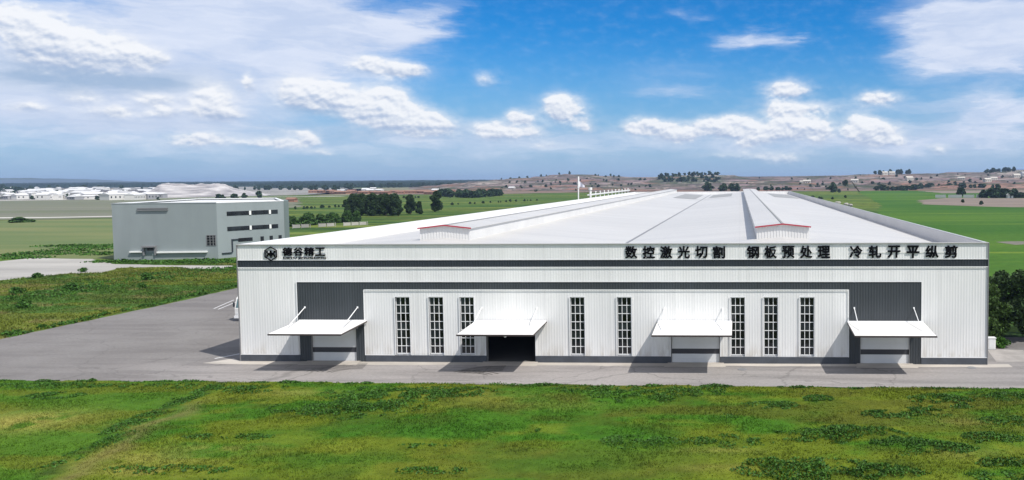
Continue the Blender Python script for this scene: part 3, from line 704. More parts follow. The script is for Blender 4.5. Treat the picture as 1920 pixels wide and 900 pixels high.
# parapet lining faces seen from above
ln = MB(); ln.box(XL+.222, XL+.26, .24, LEN-.22, EZ-.1, HT-.01); ln.build('parapet_lining', MTRIM, FB)
ln = MB(); ln.box(XR-.26, XR-.222, .24, LEN-.22, EZ-.1, HT-.01); ln.build('parapet_lining', MPARG, FB)  # greyer than the left lining: its shade is put into the colour
for cx in RX:
    m0 = MB(); hw = 2.62; ya, yb = 8.0, LEN-6; zb_ = RZ-.35; ze, za_ = 12.06, 12.34
    m0.ribs_x(cx-hw, cx+hw, zb_, ze-.02, ya, .025, .3)
    m0.add([(cx-hw,ya-.0,ze-.02),(cx+hw,ya-.0,ze-.02),(cx,ya-.0,za_-.02)], [(0,1,2)])
    m0.quad((cx-hw,yb,zb_),(cx-hw,ya,zb_),(cx-hw,ya,ze),(cx-hw,yb,ze)); m0.quad((cx+hw,ya,zb_),(cx+hw,yb,zb_),(cx+hw,yb,ze),(cx+hw,ya,ze))
    m0.quad((cx+hw,yb,zb_),(cx-hw,yb,zb_),(cx-hw,yb,ze),(cx+hw,yb,ze))
    mo = m0.build('roof_ventilator', MMON, FB)
    r_ = MB(); ov = .16; y_ = ya-.18
    for sgn in (-1, 1):
        e = (cx+sgn*(hw+ov), ze-.02); a = (cx, za_)
        vs = [(e[0],y_,e[1]),(e[0],yb+.2,e[1]),(a[0],yb+.2,a[1]),(a[0],y_,a[1])]
        vs2 = [(x,y,z-.06) for x,y,z in vs]
        r_.add(vs+vs2, [(0,1,2,3) if sgn > 0 else (3,2,1,0), (7,6,5,4), (0,4,5,1), (0,3,7,4), (1,5,6,2)])
    r_.build('ventilator_roof', MROOF, mo)
    rc = MB(); rc.bar((cx,ya-.1,za_+.03),(cx,yb,za_+.03), .22, .05); rc.build('ridge_cap', MGREYW, mo)
    rt = MB(); rt.bar((cx-hw-ov-.02,ya-.215,ze-.03),(cx,ya-.215,za_+.0), .05, .13); rt.bar((cx,ya-.215,za_+.0),(cx+hw+ov+.02,ya-.215,ze-.03), .05, .13); rt.build('red_trim', MRED, mo)
# roof ridge strip of the front gables
# sign letters -------------------------------------------------------------
GLYPH = {"数":[[[155,287],[129,241],[146,232],[177,278]],[[31,278],[53,231],[72,240],[50,285]],[[144,91],[129,66],[111,44],[71,63],[86,91]],[[39,54],[92,29],[56,9],[14,-5],[27,-25],[73,-8],[114,18],[144,-2],[161,15],[131,33],[156,67],[173,108],[159,114],[155,113],[97,113],[105,131],[82,136],[72,113],[25,113],[25,91],[61,91]],[[90,294],[90,229],[18,229],[18,207],[82,207],[51,175],[14,152],[28,132],[60,155],[90,184],[90,141],[114,141],[114,189],[161,152],[176,171],[120,207],[186,207],[186,229],[114,229],[114,294]],[[220,291],[201,203],[168,134],[188,118],[212,164],[226,114],[243,70],[207,25],[158,-8],[173,-29],[220,4],[256,45],[286,5],[322,-25],[340,-4],[301,26],[270,69],[293,129],[308,202],[332,202],[332,226],[232,226],[244,287]],[[283,202],[273,145],[257,97],[239,147],[227,202]]],"控":[[[243,194],[310,129],[327,146],[259,208]],[[196,208],[166,174],[130,145],[146,125],[185,159],[219,199]],[[57,294],[57,226],[15,226],[15,201],[57,201],[57,118],[11,103],[17,77],[57,91],[57,6],[51,-1],[19,-1],[26,-25],[70,-20],[82,6],[82,100],[120,114],[116,138],[82,126],[82,201],[118,201],[118,226],[82,226],[82,294]],[[116,7],[116,-16],[338,-16],[338,7],[241,7],[241,95],[313,95],[313,118],[145,118],[145,95],[215,95],[215,7]],[[206,288],[221,252],[129,252],[129,190],[152,190],[152,229],[309,229],[309,194],[334,194],[334,252],[249,252],[230,294]]],"激":[[[119,193],[181,193],[181,165],[119,165]],[[119,239],[181,239],[181,211],[119,211]],[[22,275],[71,231],[87,248],[37,290]],[[12,178],[61,141],[76,159],[27,194]],[[16,-9],[37,-23],[60,30],[81,87],[63,100],[39,41]],[[242,294],[228,216],[204,151],[204,258],[155,258],[168,291],[140,294],[131,258],[97,258],[97,145],[201,145],[218,128],[234,159],[245,108],[262,57],[237,18],[203,-12],[220,-28],[250,0],[273,33],[295,0],[323,-28],[340,-7],[309,22],[286,57],[307,123],[320,203],[336,203],[336,227],[255,227],[266,291]],[[128,138],[137,119],[83,119],[83,97],[118,97],[118,84],[110,37],[69,-13],[88,-28],[123,11],[138,53],[178,53],[171,1],[162,-2],[133,-1],[140,-22],[173,-22],[191,-14],[198,9],[202,65],[202,75],[140,75],[140,83],[140,97],[214,97],[214,119],[162,119],[150,144]],[[297,203],[288,140],[274,85],[257,142],[248,198],[249,203]]],"光":[[[48,268],[73,223],[90,181],[115,190],[98,233],[72,277]],[[278,281],[258,234],[234,190],[257,182],[281,223],[306,271]],[[161,294],[161,160],[19,160],[19,136],[113,136],[91,49],[12,-6],[28,-28],[115,36],[140,136],[206,136],[206,11],[214,-19],[245,-27],[296,-27],[326,-13],[336,45],[312,56],[308,8],[294,-2],[248,-2],[232,11],[232,136],[332,136],[332,160],[187,160],[187,294]]],"切":[[[147,263],[147,238],[203,238],[188,96],[109,-7],[128,-28],[212,84],[230,238],[302,238],[294,69],[281,8],[268,2],[221,4],[229,-23],[278,-23],[306,-8],[321,60],[329,249],[329,263]],[[53,23],[75,37],[154,74],[150,97],[81,68],[81,174],[152,189],[147,213],[81,199],[81,280],[56,280],[56,194],[10,184],[14,160],[56,169],[56,72],[50,56],[40,47]]],"割":[[[236,246],[236,56],[260,56],[260,246]],[[299,292],[299,5],[291,-3],[246,-2],[255,-27],[310,-23],[321,-13],[324,6],[324,292]],[[44,77],[44,-28],[67,-28],[67,-9],[169,-9],[169,-26],[192,-26],[192,77],[131,77],[131,105],[210,105],[210,124],[131,124],[131,148],[184,148],[184,168],[131,168],[131,190],[192,190],[192,209],[213,209],[213,261],[136,261],[120,296],[96,290],[108,261],[23,261],[23,207],[42,207],[42,190],[107,190],[107,168],[51,168],[51,148],[107,148],[107,124],[24,124],[24,105],[107,105],[107,77]],[[107,230],[107,210],[47,210],[47,241],[189,241],[189,210],[131,210],[131,230]],[[67,11],[67,55],[169,55],[169,11]]],"钢":[[[61,293],[40,246],[11,208],[25,184],[58,229],[139,229],[139,254],[71,254],[84,286]],[[68,-26],[141,16],[136,38],[95,18],[95,96],[142,96],[142,120],[95,120],[95,168],[134,168],[134,192],[39,192],[39,168],[70,168],[70,120],[21,120],[21,96],[70,96],[70,20],[56,-3]],[[151,276],[151,-28],[175,-28],[175,252],[300,252],[300,7],[293,0],[254,0],[262,-23],[312,-19],[325,7],[325,276]],[[263,239],[238,155],[202,218],[183,208],[228,127],[204,73],[177,28],[196,15],[220,55],[241,101],[270,34],[290,45],[274,84],[252,129],[270,181],[285,235]]],"板":[[[69,294],[69,227],[20,227],[20,202],[67,202],[43,128],[11,69],[25,44],[48,89],[69,147],[69,-28],[93,-28],[93,160],[119,108],[135,128],[93,191],[93,202],[136,202],[136,227],[93,227],[93,294]],[[308,287],[236,270],[150,261],[150,176],[143,81],[107,-14],[129,-29],[166,68],[175,167],[186,167],[205,104],[232,50],[196,17],[154,-7],[170,-28],[212,-4],[248,29],[281,-4],[320,-29],[339,-6],[298,17],[265,49],[298,110],[319,187],[303,192],[298,190],[175,190],[175,240],[256,249],[325,266]],[[290,167],[273,115],[249,71],[226,116],[209,167]]],"预":[[[235,173],[235,103],[220,45],[144,-7],[160,-26],[243,34],[259,103],[259,173]],[[254,31],[289,1],[318,-28],[336,-9],[271,47]],[[31,213],[99,165],[13,165],[13,141],[71,141],[71,4],[64,-2],[25,-2],[34,-27],[83,-23],[94,-14],[96,3],[96,141],[134,141],[114,90],[134,84],[164,161],[147,166],[143,165],[119,165],[126,174],[95,197],[126,230],[153,268],[137,279],[132,277],[21,277],[21,254],[115,254],[76,209],[45,230]],[[175,220],[175,53],[200,53],[200,196],[296,196],[296,54],[322,54],[322,220],[254,220],[266,255],[336,255],[336,279],[162,279],[162,255],[237,255],[228,220]]],"处":[[[149,214],[135,147],[113,92],[94,133],[79,185],[88,214]],[[77,293],[54,195],[18,121],[40,107],[65,151],[81,105],[99,68],[60,23],[12,-8],[34,-28],[78,2],[116,44],[189,-5],[276,-17],[327,-17],[338,10],[277,10],[198,21],[131,67],[161,141],[179,235],[161,239],[156,238],[95,238],[105,286]],[[215,293],[215,36],[243,36],[243,182],[278,139],[305,100],[328,114],[294,160],[252,208],[243,203],[243,293]]],"理":[[[167,189],[220,189],[220,144],[167,144]],[[243,189],[297,189],[297,144],[243,144]],[[167,255],[220,255],[220,210],[167,210]],[[243,255],[297,255],[297,210],[243,210]],[[111,8],[111,-16],[339,-16],[339,8],[245,8],[245,56],[327,56],[327,80],[245,80],[245,121],[322,121],[322,278],[143,278],[143,121],[218,121],[218,80],[138,80],[138,56],[218,56],[218,8]],[[12,35],[19,8],[128,45],[123,70],[85,57],[85,145],[120,145],[120,169],[85,169],[85,246],[125,246],[125,270],[16,270],[16,246],[60,246],[60,169],[20,169],[20,145],[60,145],[60,49]]],"冷":[[[17,269],[44,229],[63,191],[88,203],[67,240],[40,279]],[[13,1],[39,-11],[64,47],[89,110],[65,122],[39,57]],[[185,185],[220,141],[242,155],[205,196]],[[207,294],[158,225],[86,166],[106,146],[165,194],[213,252],[261,193],[314,148],[334,170],[275,215],[226,274],[233,286]],[[125,131],[125,106],[267,106],[237,68],[205,35],[167,61],[149,45],[202,8],[245,-28],[264,-11],[226,20],[269,67],[306,120],[288,132],[283,131]]],"轧":[[[209,288],[209,21],[218,-12],[249,-19],[290,-19],[324,0],[334,74],[310,87],[305,21],[289,5],[252,5],[238,8],[235,24],[235,288]],[[33,116],[62,121],[104,121],[104,71],[14,59],[20,32],[104,46],[104,-28],[129,-28],[129,50],[185,59],[183,83],[129,75],[129,121],[184,121],[184,145],[129,145],[129,197],[104,197],[104,145],[58,145],[89,228],[185,228],[185,253],[96,253],[105,289],[78,294],[69,253],[16,253],[16,228],[63,228],[42,168],[25,140]]],"开":[[[227,246],[227,146],[129,146],[129,161],[129,246]],[[18,146],[18,121],[101,121],[80,51],[19,-10],[40,-29],[106,41],[128,121],[227,121],[227,-28],[254,-28],[254,121],[332,121],[332,146],[254,146],[254,246],[321,246],[321,271],[31,271],[31,246],[103,246],[103,161],[102,146]]],"平":[[[61,221],[80,178],[93,140],[118,148],[105,186],[85,228]],[[264,229],[247,186],[226,146],[249,139],[271,177],[292,222]],[[18,122],[18,96],[161,96],[161,-28],[188,-28],[188,96],[332,96],[332,122],[188,122],[188,244],[313,244],[313,271],[37,271],[37,244],[161,244],[161,122]]],"纵":[[[15,19],[20,-7],[124,26],[120,48]],[[166,291],[155,114],[104,-10],[128,-27],[160,31],[179,101],[204,51],[225,65],[208,100],[184,138],[190,210],[193,291]],[[254,291],[241,112],[183,-9],[207,-27],[244,31],[266,103],[286,33],[318,-26],[338,-4],[295,81],[276,181],[281,291]],[[21,148],[74,158],[41,111],[15,88],[23,64],[45,71],[120,87],[121,110],[59,98],[97,150],[132,207],[110,220],[89,181],[48,177],[77,227],[103,282],[77,294],[52,233],[32,195],[12,174]]],"剪":[[[209,216],[209,126],[231,126],[231,216]],[[276,225],[276,117],[271,112],[239,112],[247,93],[288,96],[299,117],[299,225]],[[240,295],[217,259],[113,259],[128,263],[107,296],[83,290],[103,259],[22,259],[22,238],[328,238],[328,259],[245,259],[266,289]],[[29,80],[29,58],[143,58],[107,16],[18,-7],[30,-29],[130,1],[170,58],[279,58],[273,16],[264,-1],[250,-4],[200,-2],[208,-25],[260,-26],[285,-17],[297,9],[306,69],[307,80]],[[146,202],[146,182],[70,182],[70,202]],[[48,220],[48,95],[70,95],[70,129],[146,129],[146,116],[142,112],[117,112],[124,95],[159,98],[169,116],[169,220]],[[146,166],[146,145],[70,145],[70,166]]],"德":[[[111,108],[111,86],[336,86],[336,108]],[[199,77],[224,32],[245,41],[219,84]],[[163,60],[163,6],[171,-17],[200,-23],[252,-23],[276,-14],[285,22],[264,31],[260,3],[249,-2],[202,-2],[187,7],[187,60]],[[129,62],[116,27],[97,-4],[118,-15],[136,18],[149,54]],[[281,57],[302,22],[316,-12],[337,-2],[301,65]],[[262,199],[299,199],[299,151],[262,151]],[[206,199],[243,199],[243,151],[206,151]],[[151,199],[187,199],[187,151],[151,151]],[[85,294],[52,254],[12,217],[26,196],[69,238],[109,284]],[[212,295],[209,265],[114,265],[114,244],[206,244],[202,218],[130,218],[130,131],[322,131],[322,218],[227,218],[231,244],[335,244],[335,265],[235,265],[239,294]],[[91,218],[54,159],[10,110],[26,86],[61,126],[61,-28],[86,-28],[86,161],[115,210]]],"谷":[[[206,273],[258,231],[301,190],[324,207],[279,247],[227,288]],[[118,285],[77,243],[28,208],[50,189],[99,228],[143,275]],[[174,232],[106,158],[13,107],[29,82],[78,105],[78,-28],[104,-28],[104,-14],[248,-14],[248,-28],[276,-28],[276,103],[319,82],[339,106],[255,148],[189,208],[195,217]],[[104,9],[104,89],[248,89],[248,9]],[[89,112],[135,147],[174,188],[214,148],[260,112]]],"精":[[[18,267],[30,227],[37,190],[56,195],[49,232],[36,271]],[[115,273],[92,194],[109,189],[137,267]],[[14,176],[14,152],[60,152],[38,92],[11,42],[24,16],[45,54],[64,103],[64,-27],[88,-27],[88,112],[116,58],[133,78],[88,144],[88,152],[127,152],[127,176],[88,176],[88,293],[64,293],[64,176]],[[223,294],[223,266],[149,266],[149,245],[223,245],[223,224],[158,224],[158,204],[223,204],[223,181],[139,181],[139,160],[336,160],[336,181],[248,181],[248,204],[319,204],[319,224],[248,224],[248,245],[327,245],[327,266],[248,266],[248,294]],[[288,119],[288,93],[186,93],[186,119]],[[161,139],[161,-28],[186,-28],[186,29],[288,29],[288,-1],[282,-6],[248,-6],[255,-28],[301,-24],[313,-1],[313,139]],[[186,74],[288,74],[288,48],[186,48]]],"工":[[[18,25],[18,-1],[333,-1],[333,25],[189,25],[189,228],[315,228],[315,255],[36,255],[36,228],[160,228],[160,25]]]}
def glyph(ch, name, x0, x1, z0, z1, parent, off=.0115):
    cu = bpy.data.curves.new('letter', 'CURVE'); cu.dimensions = '2D'; cu.fill_mode = 'BOTH'; cu.extrude = .03; cu.bevel_depth = off; cu.bevel_resolution = 0
    xs_ = [x for s_ in GLYPH[ch] for x, y in s_]; ys_ = [y for s_ in GLYPH[ch] for x, y in s_]
    for pts in GLYPH[ch]:
        sp = cu.splines.new('POLY'); sp.points.add(len(pts)-1); sp.use_cyclic_u = True
        for p_, (x, y) in zip(sp.points, pts): p_.co = (x/1000, y/1000, 0, 1)
    return place_curve(cu, name, x0, x1, z0, z1, parent)
def place_curve(cu, name, x0, x1, z0, z1, parent):
    o = bpy.data.objects.new('letter', cu); COL.objects.link(o)
    dg = bpy.context.evaluated_depsgraph_get()
    me = bpy.data.meshes.new_from_object(o.evaluated_get(dg)); bpy.data.objects.remove(o)
    n = len(me.vertices); co = np.zeros(n*3); me.vertices.foreach_get('co', co); co = co.reshape(-1, 3)
    lo, hi = co.min(0), co.max(0)
    out = np.empty_like(co)
    out[:, 0] = x0+(co[:, 0]-lo[0])/(hi[0]-lo[0])*(x1-x0)
    out[:, 2] = z0+(co[:, 1]-lo[1])/(hi[1]-lo[1])*(z1-z0)
    out[:, 1] = -.082-co[:, 2]/max(1e-6, hi[2])*.03
    me.vertices.foreach_set('co', out.ravel()); me.materials.clear(); me.materials.append(MLET); me.update()
    l = bpy.data.objects.new(name, me); COL.objects.link(l)
    l.parent = parent; l.matrix_parent_inverse = world_of(parent).inverted()
    return l
def sign(text, x0, x1, z0, z1, adv, wch):
    rail = MB(); rail.box(x0+.02, x1-.02, -.078, -.07, (z0+z1)/2-.03, (z0+z1)/2+.03)
    so = rail.build('sign', MWALL, FB)
    for k, ch in enumerate(text): glyph(ch, 'character', x0+adv*k, x0+adv*k+wch, z0, z1, so)
    return so
ZA, ZB = 9.68, 10.83
sign('数控激光切割', -10.46, -1.30, ZA, ZB, 1.604, 1.14)
sign('钢板预处理', .64, 8.16, ZA, ZB, 1.598, 1.14)
sign('冷轧开平纵剪', 9.90, 19.50, ZA, ZB, 1.69, 1.16)
so = sign('德谷精工', -42.68, -38.50, 9.99, 10.78, 1.045, .96)
tx = bpy.data.curves.new('letter', 'FONT'); tx.body = 'DEYU JINGGONG'; tx.size = 1; tx.extrude = .03; tx.bevel_depth = .022; tx.bevel_resolution = 0; tx.resolution_u = 3
place_curve(tx, 'latin_line', -42.62, -38.50, 9.66, 9.90, so)
# hexagon emblem
def emblem():
    m_ = MB(); cx, cz, rx, rz = -43.80, 10.20, .62, .68
    hexa = lambda s_: [(cx+s_*rx*math.cos(math.radians(90+60*k))*1.1, cz+s_*rz*math.sin(math.radians(90+60*k))) for k in range(6)]
    A, B = hexa(1.0), hexa(.86)
    yf, yb = -.14, -.06
    for k in range(6):
        a, b, c, d = A[k], A[(k+1)%6], B[(k+1)%6], B[k]
        P = [a, b, c, d]
        m_.add([(x,yf,z) for x,z in P]+[(x,yb,z) for x,z in P], [(0,1,2,3),(7,6,5,4),(0,4,5,1),(1,5,6,2),(2,6,7,3),(3,7,4,0)])
    def st(pts, w=.085):
        for (x0_, z0_), (x1_, z1_) in zip(pts, pts[1:]):
            m_.bar((cx+x0_*rx,-.10,cz+z0_*rz),(cx+x1_*rx,-.10,cz+z1_*rz), .08, w) if abs(x1_-x0_) > 1e-6 else m_.box(cx+x0_*rx-w/2, cx+x0_*rx+w/2, yf, yb, cz+min(z0_,z1_)*rz, cz+max(z0_,z1_)*rz)
    for sx_ in (-1, 1):
        st([(.62*sx_,.42),(.52*sx_,.10),(.30*sx_,.02)], .11); st([(.30*sx_,.02),(.0*sx_,.10)], .10); st([(.0,.10),(.0,.46)], .12)
        st([(.62*sx_,-.46),(.52*sx_,-.14),(.22*sx_,-.12)], .11); st([(.22*sx_,-.12),(.05*sx_,-.32)], .09); st([(.34*sx_,.0),(.34*sx_,-.14)], .13)
    st([(.0,-.1),(.0,-.58)], .12)
    st([(-.4,-.03),(.4,-.03)], .12)
    m_.build('emblem', MLET, so)
emblem()

# ================================================================== GREY BUILDING
A2, B2, C2, D2, E2 = (-136.2,94.5), (-114.8,97.6), (-108.0,112.0), (-127.0,141.0), (-147.0,137.5)
GB = empty('grey_building', (-125,112,0), 'grey rendered box building left of the white factory, with dark strip windows', 'building')
HG = 12.25
def gmesh(mb, name, m, parent=GB): return mb.build(name, m, parent)
m_ = MB(); P = [A2, B2, C2, D2, E2]
m_.add([(x,y,0) for x,y in P]+[(x,y,HG) for x,y in P], [(i,(i+1)%5,5+(i+1)%5,5+i) for i in range(5)]); gmesh(m_, 'wall', MB2)
m_ = MB(); m_.add([(x,y,HG-.25) for x,y in P], [(0,1,2,3,4)]); gmesh(m_, 'roof', mat('pale_roof', (.62,.63,.63), .6, .08, .1))
def along(p, q, t, off, z):
    dx, dy = q[0]-p[0], q[1]-p[1]; L = math.hypot(dx, dy); return (p[0]+dx*t+dy/L*off, p[1]+dy*t-dx/L*off, z)
def plate(mb, p, q, t0, t1, z0, z1, o0, o1):
    V = [along(p,q,t0,o1,z0),along(p,q,t1,o1,z0),along(p,q,t1,o1,z1),along(p,q,t0,o1,z1),along(p,q,t0,o0,z0),along(p,q,t1,o0,z0),along(p,q,t1,o0,z1),along(p,q,t0,o0,z1)]
    mb.add(V, [(0,1,2,3),(5,4,7,6),(4,0,3,7),(1,5,6,2),(3,2,6,7),(4,5,1,0)])
for p, q in ((A2,B2),(B2,C2),(C2,D2),(D2,E2),(E2,A2)):
    m_ = MB(); plate(m_, p, q, 0, 1, HG, HG+.18, -.5, .06); gmesh(m_, 'coping', MTRIM if q != B2 else MB2)
m_ = MB(); m_.prism([(C2[0]-.4,C2[1]+.2),(C2[0]+.95,C2[1]+.45),(C2[0]-3.6,C2[1]+7.5),(C2[0]-5.4,C2[1]+7.2)], 0, HG+.15); gmesh(m_, 'stair_tower', MB2D)  # same render as the walls, shade of this face painted in
m_ = MB(); plate(m_, A2, B2, .245, .535, 10.75, 11.0, .02, .35); plate(m_, A2, B2, .245, .535, 11.15, 11.35, .02, .3); gmesh(m_, 'vent_louvre', MSEAM)
m_ = MB(); plate(m_, A2, B2, .16, .28, 1.65, 1.95, .01, .5); gmesh(m_, 'ledge', MWHITE)
m_ = MB(); plate(m_, A2, B2, .42, .90, 1.45, 1.78, .01, .5); gmesh(m_, 'ledge', MWHITE)
m_ = MB(); plate(m_, A2, B2, .285, .41, 2.75, 3.05, .01, .9); plate(m_, A2, B2, .285, .30, 1.0, 2.75, .02, .4); plate(m_, A2, B2, .395, .41, 1.0, 2.75, .02, .4); e_ = gmesh(m_, 'entrance_canopy', MSEAM)
m_ = MB(); plate(m_, A2, B2, .315, .38, 2.0, 2.74, .005, .04); gmesh(m_, 'window', MGLASS)
m_ = MB(); plate(m_, A2, B2, .30, .395, 0.9, 1.6, .005, .05); gmesh(m_, 'door', MB2D)
m_ = MB(); plate(m_, A2, B2, .892, .985, 2.9, 5.2, .004, .05); wo = gmesh(m_, 'window', MGLASS)
m_ = MB()
for t in (.892,.925,.955,.978): plate(m_, A2, B2, t, t+.006, 2.9, 5.2, .052, .10)
for z in (2.9,3.5,4.1,4.7,5.15): plate(m_, A2, B2, .892, .985, z, z+.07, .055, .09)
gmesh(m_, 'window_grille', MSEAM, wo)
for z in (9.35, 5.95):
    m_ = MB(); plate(m_, B2, C2, .14, .90, z, z+.95, .004, .06); wo = gmesh(m_, 'strip_window', MGLASS)
    m_ = MB(); plate(m_, B2, C2, .46, .49, z, z+.95, .064, .14); gmesh(m_, 'mullion', MWHITE, wo)
    m_ = MB(); plate(m_, B2, C2, .76, .79, z, z+.95, .064, .14); gmesh(m_, 'mullion', MWHITE, wo)
m_ = MB(); plate(m_, B2, C2, .29, .50, 3.4, 4.2, .004, .06); gmesh(m_, 'window', MGLASS)
for t0 in (.62, .76, .90):
    m_ = MB(); plate(m_, B2, C2, t0, t0+.05, 3.1, 4.25, .004, .06); gmesh(m_, 'window', MGLASS)
m_ = MB(); plate(m_, B2, C2, .19, .205, 1.2, 4.1, .02, .25); plate(m_, B2, C2, .205, .29, 3.9, 4.1, .02, .25); plate(m_, B2, C2, .05, .19, 1.0, 1.2, .02, .25); gmesh(m_, 'drain_pipe', MDARK)

# ================================================================== VEGETATION
def at(px, py, z=0.0):
    d = F+R2*((px-1310.5)/1499.72)-U2*((py-416.16)/1499.72); t = (z-CAM.z)/d.z; q = CAM+d*t
    return q.x, q.y
def rquads(c, size, r, flat=0.0):
    n = len(c); a = r.normal(size=(n, 3)); a[:, 2] *= (1-flat); a /= np.linalg.norm(a, axis=1)[:, None]
    b = np.cross(a, r.normal(size=(n, 3))); b /= np.linalg.norm(b, axis=1)[:, None]
    if flat: b2 = np.cross(a, b)
    s = np.asarray(size).reshape(-1, 1)*np.ones((n, 1))
    a = a*s; b = b*s*.55
    return np.stack([c-a, c+b, c+a, c-b], 1).reshape(-1, 3)
def crown_points(n, H, R, base, nb, r, squash=1.0):
    cs = []
    for i in range(nb):
        t = (i+.5)/nb; z = base+(H-base)*(.12+.80*t); w_ = R*math.sin(math.pi*min(1, .22+.70*t))**.6
        a = r.random()*6.28; q = w_*.62*r.random()**.5; rr = R*(.38+.22*r.random())*(1-.25*t)
        cs.append((q*math.cos(a), q*math.sin(a), min(z, H-rr*.8), rr))
    cs = np.array(cs); k = r.integers(0, nb, n); d = r.normal(size=(n, 3)); d /= np.linalg.norm(d, axis=1)[:, None]
    rad = cs[k, 3]*(.62+.42*r.random(n)**.6)
    p = cs[k, :3]+d*rad[:, None]*np.array([1, 1, .82*squash]); p = p[p[:, 2] > base*.6+.05]
    return p
def tree_proto(name, label, cat, H, R, base, nleaf, leaf, seed, lm, group=None, nb=11, trunk=True, tr=None):
    r = np.random.default_rng(seed); root = empty(name, (0,0,0), label, cat, group)
    p = crown_points(nleaf, H, R, base, nb, r)
    o = np_mesh('crown', rquads(p, leaf*(.6+.8*r.random(len(p))), r), 4, lm); o.parent = root
    if trunk:
        m_ = MB(); t0 = tr or H*.022
        m_.tube([(0,0,-.1),(.05*R,.03*R,H*.3),(0,.05*R,H*.55),(.06*R,0,H*.8)], [t0*1.3,t0,t0*.7,t0*.3], 8)
        for i in range(5):
            a = i*1.3+seed; z = H*(.28+.09*i)
            m_.tube([(0,0,z),(R*.35*math.cos(a),R*.35*math.sin(a),z+H*.12),(R*.6*math.cos(a),R*.6*math.sin(a),z+H*.2)], [t0*.5,t0*.35,t0*.15], 6)
        t_ = m_.build('trunk', MTRUNK, None); t_.parent = root
    return root
def put(o, x, y, z=0, s=1.0, sz=None, rz=0.0):
    o.location = (x, y, z); o.scale = (s, s, sz or s); o.rotation_euler = (0, 0, rz); return o
def plant(proto, used, x, y, z=0, s=1.0, sz=None, label=None, group=None):
    o = proto if not used[0] else copy_tree(proto); used[0] = True
    if label: o['label'] = label
    if group: o['group'] = group
    return put(o, x, y, z, s, sz, random.random()*6.28)

# dark clump in the middle distance
TP = [tree_proto('dense_tree', 'x', 'tree', 10.4, 3.5, .2, 7500, .50, 20+i, MLEAF) for i in range(3)]
TU = [[False] for _ in TP]
for i, (x, y, s) in enumerate([(*at(655+92*i/8, 405-1.5*(i%2)), s) for i, s in enumerate((.88,.98,1.02,.97,1.04,1.0,1.04,.98,.95))]+[(*at(661+80*i/4, 400), .98) for i in range(5)]+[(*at(650,409), .55)]):
    plant(TP[i % 3], TU[i % 3], x, y, 0, s, s, 'dense dark green tree inside the clump in the middle distance, crowns touching', 'trees of the dark clump')
o = copy_tree(TP[0]); put(o, -163.6, 318, 0, .95, .97, 1.0); del o['group']; o['label'] = 'dark bushy tree standing just right of the big dark clump'
o = copy_tree(TP[1]); put(o, -160.6, 321, 0, .6, .62, 2.0); del o['group']; o['label'] = 'small ragged tree between the two lone dark trees of the middle field'
o = copy_tree(TP[2]); put(o, -163.3, 349, 0, 1.25, 1.08, 3.0); del o['group']; o['label'] = 'round dark tree standing alone in the middle field, rightmost of the row'

BP = tree_proto('bush', 'x', 'bush', 3.4, 2.4, 0, 2600, .40, 40, MLEAF2, None, 9, False); BU = [False]
for i in range(20):
    t = i/19
    plant(BP, BU, -172+random.uniform(-3,3)+12*t, 214+38*t+random.uniform(-2,2), 0, random.uniform(.7,1.3), random.uniform(.8,1.4), 'dark green bush in the thicket between the grey building and the tree clump', 'thicket bushes by the grey building')
# low pale fence in the field
fo = empty('low_fence', (-150,217,0), 'low pale broken fence in the green field right of the thicket', 'fence')
for i in range(9):
    if i in (2, 5): continue
    m_ = MB(); t0, t1 = i/9, (i+.86)/9; m_.bar((-160+18*t0,206+20*t0,.75),(-160+18*t1,206+20*t1,.75), .12, 1.2); m_.build('panel', MPALE, fo)
for i in range(10):
    m_ = MB(); m_.box(-160.1+2*i, -159.9+2*i, 206+2.22*i-.1, 206+2.22*i+.1, 0, 1.5); m_.build('post', MPALE, fo)

# dark bush and trees at the right end of the factory
RB = [('tall dark tree filling the right picture edge beside the factory', 30.2,10.6,7.4,3.5,.5,9000,.21,MLEAF),
      ('mid green bush touching the right wall of the factory', 25.6,9.6,6.2,1.9,.1,6000,.17,MLEAFB),
      ('dark bush behind the right end of the factory, between the two trees', 27.6,13.4,6.9,2.5,.2,6500,.19,MLEAF),
      ('tree at the right picture edge, farther back than the dark one', 34.5,14.0,7.6,3.3,.6,6000,.22,MLEAFB)]
for i, (lb, x, y, H, R, b_, n, lf, lm) in enumerate(RB):
    o = tree_proto('bushy_tree', lb, 'tree', H, R, b_, n, lf, 60+i, lm, None, 14, True, .13); put(o, x, y, 0)
SH = tree_proto('shrub', 'low pale green shrub at the foot of the dark trees right of the factory', 'shrub', 1.0, .9, 0, 700, .12, 71, MWEED, None, 7, False)
put(SH, 25.9, 7.2, 0, 1.0)
# small white cabinet there
cb = empty('utility_cabinet', (24.6,6.4,0), 'small white utility cabinet on the ground at the right corner of the factory', 'cabinet')
m_ = MB(); m_.box(24.25,24.95,6.2,6.8,.08,1.15); m_.build('body', MWHITE, cb)
m_ = MB(); m_.box(24.2,25.0,6.15,6.85,1.152,1.22); m_.build('lid', MDOOR, cb)
m_ = MB(); m_.box(24.32,24.88,6.18,6.197,.2,1.05); m_.build('door', MDOOR, cb)
m_ = MB(); m_.box(24.2,25.0,6.15,6.85,.036,.078); m_.build('base', MSEAM, cb)

